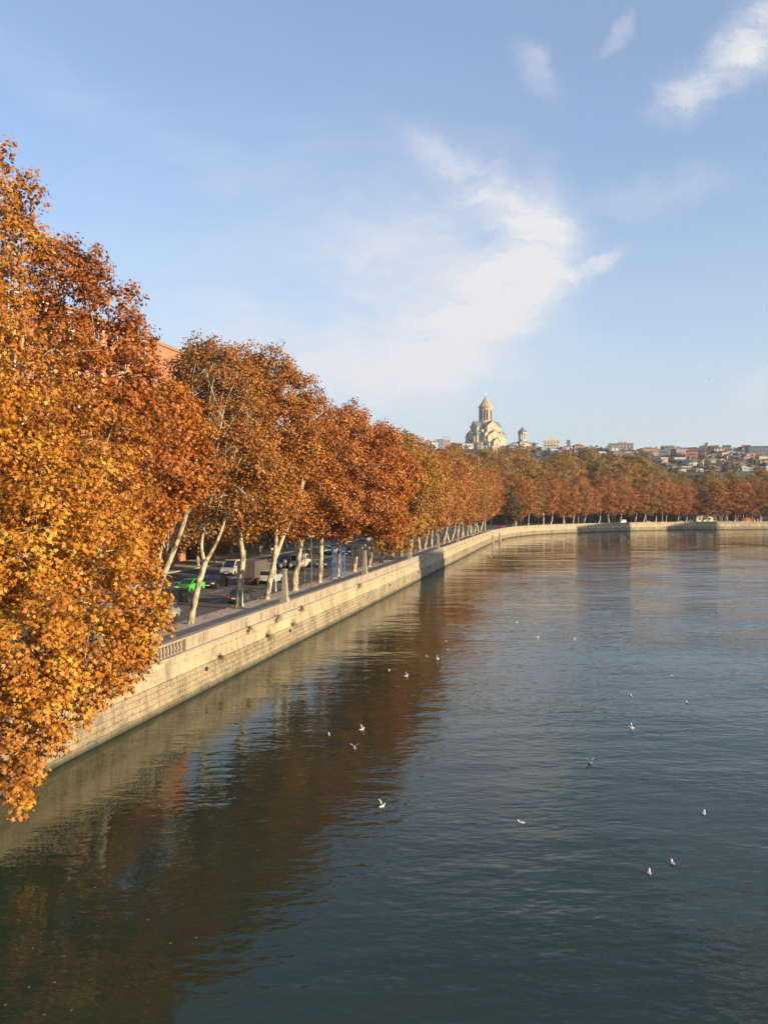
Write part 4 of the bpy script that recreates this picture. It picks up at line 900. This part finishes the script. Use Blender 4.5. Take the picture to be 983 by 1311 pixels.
for px, off, kd, pn, pc, lab in ((642, 9, 'hatch', 'red', (.42, .02, .02), 'small red car by the bend in the wall'), (767, 8.4, 'sedan', 'navy', (.015, .02, .05), 'dark blue car left of the white kiosk van on the far quay'), (795, 8.4, 'van', 'white', (.62, .60, .55), 'white kiosk van parked between trunks on the far quay'), (828, 8.2, 'hatch', 'white', (.62, .60, .55), 'white hatchback parked in sunlight on the far quay'), (869, 8.2, 'sedan', 'white', (.62, .60, .55), 'white saloon parked left of the lone trunk on the far quay'),
                            (932, 8.4, 'sedan', 'silver', (.45, .46, .47), 'silver saloon right of the cream hut'), (956, 8.6, 'lorry', 'orange', (.55, .20, .04), 'orange lorry on the far quay'), (968, 9.2, 'van', 'white', (.62, .60, .55), 'white van next to the orange lorry'), (982, 9.4, 'van', 'grey', (.16, .15, .14), 'grey van at the right edge of the far quay'), (846, 12, 'sedan', 'dark', (.03, .034, .036), 'dark saloon in shade beyond the white hatchback')):
    car(0, 0, 0, kd, pn, pc, lab, False, s_of_px(px, off, 300), off, FC)

# ------------------------------------------------------------------ street furniture
GLOBE = plain('globe_glass', (.16, .155, .14), .25); IRON = plain('black_iron', (.02, .02, .022), .55, .3)
def lamp_pillar(s, label):
    r = empty('lamp_pillar', on(s, .26, 4.10), head(s)); tag(r, label, 'street lamp', 'stone lamp pillars on the parapet')
    m = MB(); m.box(-.44, .44, -.34, .34, -.0, .26); m.box(-.36, .36, -.30, .30, .26, .5, taper=.88); m.build('plinth', STONE_COP, r, bevel=.02)
    MB().box(-.29, .29, -.27, .27, .5, 2.85, taper=.55).build('shaft', STONE_COP, r, bevel=.025)
    MB().box(-.22, .22, -.22, .22, 2.85, 3.0).build('capital', STONE_COP, r, bevel=.02)
    m = MB(); m.tube([(0, 0, 3.0), (0, 0, 3.42)], [.06, .05], 8)
    for k in range(3):
        a = k * 2.094 + .5; c, s_ = math.cos(a), math.sin(a); m.tube(bez((.0, 0, 3.05), (.3 * c, .3 * s_, 2.85), (.52 * c, .52 * s_, 3.1), 5), [.035] * 6, 6)
    m.build('bracket', IRON, r)
    for k in range(4):
        a = k * 2.094 + .5; q = (.52 * math.cos(a), .52 * math.sin(a), 3.1) if k < 3 else (0, 0, 3.42)
        gm = MB().lathe([(.07, 0), (.15, .05), (.21, .16), (.21, .24), (.15, .36), (.05, .41)], 14)
        gm.build('globe', GLOBE, r, smooth=True, loc=q)
PLAB = ['stone lamp pillar beneath the overhanging golden boughs', 'tapered stone lamp pillar between the white pole and the low forked tree', 'tapered stone lamp pillar right of the blue lattice columns', 'stone lamp pillar where orange leaves droop over the parapet', 'stone lamp pillar on the shaded length of parapet', 'small stone lamp pillar on the straight just past the shaded parapet', 'farthest stone lamp pillar before the wall bends']
for s, l in zip(LAMPS, PLAB): lamp_pillar(s, l)
POLEW, POLED = plain('white_pole_paint', (.66, .62, .54), .5), plain('grey_pole_paint', (.12, .12, .12), .5)
def pole(px, py, h, rad, mat, label, name='street_pole', sign=None, cat='pole', arm=0, loc=None, rz=None, globe=False):
    d = (CAMZ - PAVE) * F / (py - HY) if loc is None else 0; b = at(px, py, d) if loc is None else loc; b.z = PAVE
    r = empty(name, b, rz if rz is not None else 0); tag(r, label, cat, 'poles along the quay')
    m = MB(); m.tube([(0, 0, 0), (0, 0, h)], [rad, rad * .8], 9); m.build('shaft', mat, r); MB().lathe([(rad * 2.1, 0), (rad * 2.1, .06), (rad * 1.4, .12), (rad * 1.3, .3), (rad * 1.02, .34)], 10).build('foot', mat, r)
    if sign: MB().box(-sign[0]/2, sign[0]/2, -rad - .07, -rad - .01, h - sign[1], h).build('sign_board', plain('white_sign', (.72, .71, .66), .5), r)
    if arm:
        m = MB(); m.tube(bez((0, 0, h - .1), (0, -.1, h + .7), (0, -arm, h + .6), 6), [rad * .7] * 7, 6); m.build('arm', mat, r)
        MB().box(-.14, .14, -arm - .55, -arm + .1, h + .5, h + .64).build('lamp_head', FRD, r, bevel=.03)
    if globe:
        for q in (-.45, .45): MB().lathe([(.05, 0), (.17, .08), (.2, .2), (.15, .33), (.04, .38)], 12).build('globe', GLOBE, r, True, loc=(q, 0, h))
        m = MB(); m.tube([(-.45, 0, h), (0, 0, h - .25), (.45, 0, h)], [.03] * 3, 6); m.tube([(0, 0, h * .45), (0, 0, h * .5)], [rad * 1.8] * 2, 8); m.build('bracket', IRON, r)
    return r
pole(310.2, 776, 5.4, .065, POLEW, 'slender white pole in front of the dark saloon')
pole(353, 757, 4.9, .05, POLEW, 'white T shaped sign post behind the lamp pillar', 'sign_post', (1.0, .22), 'sign post')
pole(398.5, 753, 6.2, .06, POLED, 'thin dark grey post left of the straight pale trunk')
pole(390.5, 748, 4.1, .05, POLED, 'ornate dark lamp post with two globes beside the railing', 'street_lamp', None, 'street lamp', globe=True)
# pedestrian railing
sr = s_of_d(96); r = empty('pedestrian_railing', on(sr, 5.9, PAVE), head(sr)); tag(r, 'low black pedestrian railing along the kerb near the forked tree', 'railing')
m = MB()
for z in (.35, .95): m.tube([(-3, 0, z), (5, 0, z)], [.025, .025], 6)
m.build('rail', IRON, r)
for k in range(5): MB().tube([(0, 0, 0), (0, 0, 1.0)], [.035, .03], 6).build('post', IRON, r, loc=(-3 + 2 * k, 0, 0))
# blue lattice columns
BLUE = plain('blue_steel', (.03, .12, .30), .5, .0, .3, 4)
def lattice(px, py, w, h, label):
    d = (CAMZ - PAVE) * F / (py - HY); b = at(px, py, d); b.z = PAVE; r = empty('lattice_column', b, R(20)); tag(r, label, 'lattice column', 'blue lattice columns')
    for x in (-1, 1):
        for y in (-1, 1): MB().box(-.035, .035, -.035, .035, 0, h).build('corner_post', BLUE, r, loc=(x * w/2, y * w/2, 0))
    m = MB(); n = int(h / .8)
    for k in range(n):
        z0, z1 = h * k / n, h * (k + 1) / n; q = w/2
        c = [(-q, -q), (q, -q), (q, q), (-q, q)]
        for e in range(4):
            a, b2 = c[e], c[(e + 1) % 4]; (a, b2) = (a, b2) if k % 2 else (b2, a)
            m.tube([(a[0], a[1], z0), (b2[0], b2[1], z1)], [.022, .022], 5); m.tube([(a[0], a[1], z1), (b2[0], b2[1], z1)], [.018, .018], 5)
    m.build('bracing', BLUE, r); MB().box(-w * .75, w * .75, -w * .75, w * .75, 0, .12).build('base_plate', plain('concrete_foot', (.3, .28, .25)), r)
lattice(428, 740.5, .42, 6.2, 'darker blue lattice column on the pavement, left of the bright one'); lattice(438.5, 739.5, .50, 6.8, 'bright blue lattice column nearest the second lamp pillar')
pole(433.4, 738, 5.2, .07, plain('buff_pole', (.5, .36, .2), .6), 'buff pole standing between the blue lattice columns')
for k, px in enumerate((664, 720.5, 740, 785, 826.5, 847, 877, 924, 962)):
    s = s_of_px(px, 4.4, 300); W_ = ['right of the dark green drooping tree', 'among the pale forked trunks past the bend', 'at the start of the shaded far wall', 'beside the white kiosk van', 'beside the parked white hatchback', 'right of the white hatchback', 'beside the lone pale trunk', 'right of the cream hut', 'by the orange lorry'][k]
    pole(0, 0, 8.2 if k % 2 == 0 else 6.5, .08, POLEW if k % 3 else POLED, 'thin street lamp post ' + W_, 'street_lamp', None, 'street lamp', arm=1.3, loc=on(s, 4.4, PAVE), rz=head(s))
# the cream hut
s = s_of_px(900, 8.6, 300); r = empty('kiosk_hut', on(s, 8.8, ROAD), head(s)); tag(r, 'cream hut with flat roof among the trunks of the far quay', 'kiosk')
MB().box(-4.6, 4.6, -1.6, 1.6, 0, 4.3).build('wall', plain('hut_cream', (.55, .47, .32), .85), r); MB().box(-4.9, 4.9, -1.9, 1.9, 4.3, 4.55).build('roof', ROOFS, r)
wm = window_mesh(1.5, 1.3)
for x in (-2.6, 0, 2.6): stamp(wm, 'window', r, x, -1.63, 1.7)
# one dark green tree drooping over the wall at the bend
rng = np.random.default_rng(9); s = s_of_px(655, 3.0, s_of_d(240)); b = on(s, 2.6, PAVE)
lb = [(0, 0, 6, 2.6), (1.2, 0, 9, 2.8), (-.6, .6, 12, 2.4), (1.8, -.4, 4, 2.0), (0, 0, 14.5, 1.6), (2.0, .3, 7, 1.8)]; cm, cc = crown('crown', lb, rng, 3800, .4, CARD)
plane_tree((skeleton(lb, cc, rng, (.4, 0), 3.0, .26, 14, 12), cm), b, head(s) - R(90), (1.05, 1.05, 1.05), (.42, .72, .9, .30), 'dark green tree drooping over the parapet at the bend', None, 'broadleaf_tree')

rng = np.random.default_rng(61); n = 5200; ss = rng.uniform(s_of_d(40), s_of_d(260), n); oo = np.where(rng.random(n) < .6, 6.2 + rng.normal(size=n) * .8, rng.uniform(.6, 12, n)); oo = np.clip(oo, .7, 30)
C_ = np.array([tuple(on(a, b, (PAVE if b < 6.5 else ROAD) + .015)) for a, b in zip(ss, oo)]); Nn = np.tile((0, 0, 1.0), (n, 1)) + rng.normal(size=(n, 3)) * .25
me = leaf_mesh('fallen_leaves', C_, Nn, rng.uniform(.09, .17, n), STAR_V, STAR_F, rng.random(n), rng); o = put(bpy.data.objects.new('fallen_leaves', me)); o.color = (.9, .85, 1, .42)
tag(o, 'fallen orange leaves strewn over the pavement and along the kerb', 'leaves', None, 'stuff')
# weeds rooted in the ledge and in the joints of the wall
for k, (d, z, sz) in enumerate(((72.5, 3.05, .5), (70, 1.85, .38), (79, 3.05, .34), (66, 3.05, .42), (76.5, 1.95, .45), (101, 3.05, .4), (152, 1.4, .6), (60.5, 1.8, .3))):
    rg = np.random.default_rng(300 + k); n = 170; e = rg.normal(size=(n, 3)) * (.5 * sz, .5 * sz, .42 * sz); e[:, 2] -= abs(e[:, 0]) * .4 - .05
    wl = MB(); wl.tube([(0, 0, 0), (.08, -.03, -.1), (.12, 0, -.3 * sz)], [.02, .015, .006], 5); q = wl.build('wall_weed', plain('weed_stem', (.08, .06, .03)), loc=on(s_of_d(d), -.24, z))
    c = put(bpy.data.objects.new('foliage', leaf_mesh('foliage', e, e + np.array((.2, -.2, .3)), rg.uniform(.05, .11, n), KITE_V, KITE_F, rg.random(n), rg)), q); c.color = (.34, .62, .9, .2)
    tag(q, 'dry weed tuft growing from the ' + ('ledge' if z > 2.5 else 'joint') + ' of the stone river wall', 'weed', 'weeds on the river wall')
# the opposite bank, out of frame to the right: its tall blocks throw the broad shadows that lie on the quay wall
BK = [(92, -120), (112, 40), (150, 150), (196, 262), (250, 330), (330, 366), (470, 386), (950, 398)]
m = MB(); k = len(BK)
m.add([(x, y, -2) for x, y in BK] + [(x, y, 3.4) for x, y in BK] + [(x + 700, y - 500, 3.4) for x, y in BK], [(i, i + 1, k + i + 1, k + i) for i in range(k - 1)] + [(k + i, k + i + 1, 2 * k + i + 1, 2 * k + i) for i in range(k - 1)])
structure(m, 'riverbank', M_PAVE, False)
def shade_block(a, b, t, label, floors):
    """a block of flats standing t metres towards the sun from the stretch a..b of the quay"""
    u = Vector((math.sin(R(121)), math.cos(R(121)), 0)); pv = Vector((-u.y, u.x, 0)); A, B = on(a, -.2) + u * t, on(b, -.2) + u * t
    wd = abs((B - A).dot(pv)); c = (A + B) / 2 + u * 9; h = 4.3 + t * math.tan(R(12.8)) - 3.4
    r = empty('apartment_block', (c.x, c.y, 3.4), math.atan2(pv.y, pv.x)); tag(r, label, 'building', 'blocks of flats on the opposite bank')
    MB().box(-wd/2, wd/2, -9, 9, -.5, h - .5).build('wall', GST[2], r); MB().box(-wd/2 - .2, wd/2 + .2, -9.2, 9.2, h - .5, h).build('roof', GST[0], r)
    wm = window_mesh(1.5, 1.7, FRM)
    for f in range(floors):
        for q in range(int(wd / 4)): stamp(wm, 'window', r, -wd/2 + wd * (q + .5) / int(wd / 4), 9.03, 2 + (h - 3) * f / floors, math.pi)
shade_block(s_of_d(143), s_of_d(171), 165, 'block of flats on the opposite bank facing the straight quay', 8)
shade_block(s_of_px(738, 0, 330), s_of_px(806, 0, 330), 150, 'broad block of flats on the opposite bank facing the bend', 7)
shade_block(s_of_px(853, 0, 330), s_of_px(918, 0, 330), 150, 'farther block of flats on the opposite bank facing the far quay', 7)

# ------------------------------------------------------------------ gulls and floating leaves
GW, GG, GB, GO = plain('white_plumage', (.78, .77, .74), .8), plain('grey_plumage', (.42, .43, .45), .8), plain('dark_wing_tip', (.03, .03, .03), .8), plain('gull_beak', (.45, .12, .03), .5)
def gull_mesh(wings, flying=False):
    m = MB(); rings = [(-.235, .050, .004, .008), (-.20, .055, .020, .014), (-.14, .045, .042, .034), (-.06, .030, .068, .060), (.03, .025, .074, .066), (.10, .045, .060, .056), (.145, .085, .040, .042), (.165, .125, .034, .034), (.185, .150, .036, .034), (.212, .150, .030, .028), (.232, .146, .014, .013), (.268, .140, .004, .004)]
    n = 12; vs = []
    for x, z, w, h in rings:
        for k in range(n): a = 6.2832 * k / n; vs.append((x, w * math.cos(a), z + h * math.sin(a)))
    fs, mi = [], []
    for i in range(len(rings) - 1):
        for k in range(n):
            fs.append((i * n + k, i * n + (k + 1) % n, (i + 1) * n + (k + 1) % n, (i + 1) * n + k))
            mi.append(3 if i >= 10 else (2 if i < 1 and wings == 'folded' else (1 if 1 <= i <= 4 and 1 <= k <= 4 and wings == 'folded' else 0)))
    fs += [tuple(range(n))[::-1], tuple(range((len(rings) - 1) * n, len(rings) * n))]; mi += [0, 3]
    b = len(m.v); m.v += vs; m.f += fs; m.mi += mi
    for sy in (-1, 1):
        if wings == 'folded':
            m.tube([(.08, sy * .062, .062), (-.02, sy * .074, .066), (-.14, sy * .050, .064), (-.24, sy * .018, .066)], [.012, .030, .022, .004], 6, 1)
            m.tube([(-.2, sy * .03, .068), (-.29, sy * .008, .07)], [.012, .003], 5, 2)
        else:
            up = .30 if not flying else .10
            st = [(.07, .05, .07, .075), (.10, .17, .07 + up * .7, .062), (.06, .30, .07 + up * .95, .05), (-.02, .44, .07 + up * (1.25 if not flying else .6), .014)]
            v2 = []
            for x, y, z, c in st: v2 += [(x, sy * y, z), (x - 2 * c, sy * y, z - .005), (x - c * .8, sy * y, z + .016)]
            f2 = [];
            for i in range(3): f2 += [(i*3+a_, i*3+(a_+1) % 3, (i+1)*3+(a_+1) % 3, (i+1)*3+a_) for a_ in range(3)]
            m.add(v2, f2[:6], 1); m.add(v2, f2[6:] + [(9, 10, 11)], 2)
    return m.mesh('gull', [GW, GG, GB, GO], True)
GM = {'f': gull_mesh('folded'), 'u': gull_mesh('up'), 'y': gull_mesh('up', True)}
GULLS = [(668, 1055, 'f', 165, 'white gull floating alone in the middle of the open river, facing left'), (489, 1034, 'u', 40, 'gull lifting its wings at the tip of the dark tree reflection'), (454, 959, 'u', 100, 'gull with wings raised in a V, lower of the trio inside the tree reflection'), (463, 935, 'u', 20, 'gull spreading one long wing just above the raised wing one'), (421, 942, 'f', 95, 'small upright gull left of the spreading one in the reflection'),
         (756, 978, 'u', 110, 'brightest gull, wings held up in a V on the open water'), (902, 1043, 'f', 60, 'gull with dark back near the right edge, below mid river'), (862, 1108, 'f', 85, 'gull of the low right pair, the upper one'), (832, 1120, 'f', 70, 'gull of the low right pair, the lower one'), (809, 933, 'u', 170, 'gull with grey wings half open right of mid river'), (808, 892, 'f', 80, 'pale dot of a gull above the half open winged one'), (880, 901, 'f', 90, 'upright white gull near the right edge, upper water'), (860, 867, 'f', 85, 'tiny white gull above the upright one near the right edge'),
         (520, 866, 'u', 10, 'gull at the right edge of the tree reflection, lowest of the upper cluster'), (498, 859, 'f', 75, 'dull gull left in the upper cluster'), (547, 841, 'f', 150, 'gull of a touching pair in the upper cluster, left one'), (560, 844, 'u', 175, 'gull of a touching pair in the upper cluster, right one'), (573, 833, 'f', 100, 'gull in the upper cluster just above the pair'), (571, 822, 'f', 95, 'topmost small gull of the upper cluster'), (688, 816, 'f', 20, 'tiny gull alone on the bright water right of the reflection'), (735, 818, 'f', 0, 'dark tiny gull far out on bright ripples'), (661, 797, 'f', 30, 'dark speck of a gull at the reflection boundary')]
GG_ = 'gulls on the river'
for px, py, k, rz, lab in GULLS:
    d = CAMZ * F / (py - HY); p = at(px, py, d); p.z = -.012
    o = put(bpy.data.objects.new('gull', GM[k])); o.location = p; o.rotation_euler.z = R(rz); o.scale = (.76, .76, .76); tag(o, lab, 'gull', GG_)
for px, py in ((709, 695), (727, 693.5), (751, 690), (757, 696.5), (780, 697), (795, 687.5), (794, 691.5), (804, 693.5), (857, 689), (680, 695.5), (628, 713), (640, 742)):
    d = CAMZ * F / (py - HY); p = at(px, py, d); p.z = -.012
    o = put(bpy.data.objects.new('gull', GM['f'])); o.location = p; o.rotation_euler.z = R(rt.uniform(0, 360)); o.scale = (1.05, 1.05, 1.05); tag(o, 'far white gull, a pale speck on the water below the far quay', 'gull', 'far gulls below the quay')
o = put(bpy.data.objects.new('gull', GM['y'])); o.location = at(907, 486, 120); o.rotation_euler.z = R(80); o.scale = (1.2, 1.2, 1.2); tag(o, 'lone bird flying in the clear sky above the right hand hill', 'bird')
lm = bpy.data.meshes.new('floating_leaf'); lm.from_pydata([(x, y, z + .03) for x, y, z in STAR_V], [], STAR_F); lm.materials.append(LEAF)
for k, (px, py) in enumerate(((54, 1303, ), (90, 1297), (35, 1267), (68, 1261), (40, 1217), (18, 1218), (121, 1138), (250, 1203), (217, 1210), (188, 1180), (80, 1227), (5, 1290), (600, 1158), (577, 1054), (300, 1022), (330, 1090))):
    d = CAMZ * F / (py - HY); p = at(px, py, d); p.z = .004
    o = put(bpy.data.objects.new('floating_leaf', lm)); o.location = p; o.rotation_euler = (0, 0, k * 1.3); o.scale = (.10,) * 3; o.color = (1, 1, 1, .75); tag(o, 'fallen orange plane leaf floating on the dark water', 'leaf', 'fallen leaves on the water')

hz = MB().box(-2800, 3700, -700, 3300, -4, 215).build('haze', NT('haze_air').m); tag(hz, kind='stuff')
ht = hz.data.materials[0].node_tree
_v = ht.nodes.new('ShaderNodeVolumePrincipled'); _v.inputs['Color'].default_value = (.80, .86, .95, 1); _v.inputs['Density'].default_value = .00011; _v.inputs['Anisotropy'].default_value = .2
_o = ht.nodes.new('ShaderNodeOutputMaterial'); ht.links.new(_v.outputs[0], _o.inputs['Volume'])
# ------------------------------------------------------------------ light, sky, camera
SUN_AZ, SUN_EL = 121.0, 12.8
sd = Vector((math.sin(R(SUN_AZ)) * math.cos(R(SUN_EL)), math.cos(R(SUN_AZ)) * math.cos(R(SUN_EL)), math.sin(R(SUN_EL))))
ld = bpy.data.lights.new('sun', 'SUN'); ld.energy = 4.9; ld.angle = R(.5); ld.color = (1.0, .79, .52)
lo = put(bpy.data.objects.new('sun', ld)); lo.rotation_euler = (-sd).to_track_quat('-Z', 'Y').to_euler(); lo.location = (60, -40, 60)

w = bpy.data.worlds.new('World'); SC.world = w; w.use_nodes = True; nt = w.node_tree; nt.nodes.clear()
class WT(NT):
    def __init__(self, t): self.t = t
t = WT(nt)
sky = t.n('ShaderNodeTexSky', sky_type='NISHITA', sun_disc=False, sun_elevation=R(SUN_EL), sun_rotation=R(SUN_AZ), altitude=400.0, air_density=1.0, dust_density=1.0, ozone_density=2.5).outputs[0]
g = t.n('ShaderNodeTexCoord').outputs['Generated']
sp = t.n('ShaderNodeSeparateXYZ', {0: g}); yy = t.math('MAXIMUM', sp.outputs[1], .02)
uv = t.n('ShaderNodeCombineXYZ', {0: t.math('DIVIDE', sp.outputs[0], yy), 1: t.math('DIVIDE', sp.outputs[2], yy), 2: 0.}).outputs[0]
wn = t.n('ShaderNodeTexNoise', {'Vector': uv, 'Scale': 6.0, 'Detail': 8., 'Roughness': .66}).outputs['Color']
wn = t.n('ShaderNodeVectorMath', {0: wn, 1: (.5, .5, .5)}, operation='SUBTRACT').outputs[0]
wv = t.n('ShaderNodeVectorMath', {0: wn, 1: (.13, .13, 0)}, operation='MULTIPLY').outputs[0]
uvd = t.n('ShaderNodeVectorMath', {0: uv, 1: wv}, operation='ADD').outputs[0]
acc = None
for px, py, a, b, rot, k in ((645, 258, 110, 26, -32, .22), (690, 292, 68, 28, 74, .28), (655, 352, 100, 36, 54, .30), (600, 415, 110, 42, 36, .27), (520, 466, 140, 42, 18, .22), (440, 435, 240, 105, 16, .21), (565, 345, 140, 100, 44, .22), (585, 212, 80, 18, -38, .14), (705, 362, 32, 17, 25, .46), (752, 338, 46, 9, 32, .36),
                             (925, 72, 85, 28, 48, .38), (970, 25, 70, 40, 60, .34), (880, 118, 40, 16, 30, .22), (694, 86, 32, 20, -40, .22), (795, 48, 22, 10, 55, .17), (835, 246, 74, 20, 8, .19), (320, 398, 60, 16, 0, .12), (975, 497, 40, 12, 10, .18), (400, 490, 300, 45, 4, .17), (110, 120, 240, 26, -25, .08), (300, 300, 300, 120, 20, .09)):
    mp = t.n('ShaderNodeMapping', {'Vector': uvd, 'Location': ((px - CX) / F, (HY - py) / F, 0), 'Rotation': (0, 0, R(rot)), 'Scale': (a / F * 1.9, b / F * 2.2, 1)}, vector_type='TEXTURE').outputs[0]
    ln = t.n('ShaderNodeVectorMath', {0: mp}, operation='LENGTH').outputs['Value']
    e = t.n('ShaderNodeMapRange', {0: ln, 1: 1., 2: 0., 3: 0., 4: k}, interpolation_type='SMOOTHERSTEP').outputs[0]
    acc = e if acc is None else t.math('ADD', acc, e)
fil = t.n('ShaderNodeTexNoise', {'Vector': t.n('ShaderNodeMapping', {'Vector': uvd, 'Rotation': (0, 0, R(-42)), 'Scale': (5, 17, 1)}).outputs[0], 'Scale': 1.0, 'Detail': 9., 'Roughness': .68}).outputs[0]
fil = t.n('ShaderNodeMapRange', {0: fil, 1: .32, 2: .70, 3: .25, 4: 1.35}).outputs[0]
fac = t.math('MULTIPLY', t.math('MULTIPLY', acc, 1.75), fil)
fac = t.math('MULTIPLY', fac, t.n('ShaderNodeMapRange', {0: sp.outputs[1], 1: .05, 2: .3, 3: 0., 4: 1.}).outputs[0], clamp=True)
# thin even veil of high haze, and cloud
vv = t.math('POWER', t.n('ShaderNodeMapRange', {0: sp.outputs[2], 1: .0, 2: .42, 3: 1., 4: 0.}).outputs[0], 1.6)
sky2 = t.mix(.30, sky, (1.85, 2.08, 2.85, 1))
veil = t.mix(t.math('MULTIPLY', vv, .9), sky2, (2.35, 2.52, 2.72, 1))
cl = t.mix(fac, veil, (3.1, 3.1, 3.2, 1))
bg = t.n('ShaderNodeBackground', {'Color': cl, 'Strength': .145}).outputs[0]
t.n('ShaderNodeOutputWorld', {'Surface': bg})

cd = bpy.data.cameras.new('camera'); cam = put(bpy.data.objects.new('camera', cd)); cam.location = (0, 0, CAMZ)
cd.sensor_fit = 'VERTICAL'; cd.sensor_height = 36.0; cd.lens = F / 1311 * 36.0; cd.clip_start = .1; cd.clip_end = 9000
cam.rotation_euler = (R(90) - math.atan((655.5 - HY) / F), 0, 0); SC.camera = cam
SC.view_settings.view_transform = 'Standard'; SC.view_settings.look = 'None'; SC.view_settings.exposure = 0.9; SC.view_settings.gamma = 1.0
SC.render.engine = 'CYCLES'; SC.cycles.max_bounces = 6; SC.cycles.diffuse_bounces = 3; SC.cycles.glossy_bounces = 3; SC.cycles.transmission_bounces = 3; SC.cycles.use_denoising = True
SC.cycles.sample_clamp_indirect = 6.0; SC.cycles.caustics_reflective = False
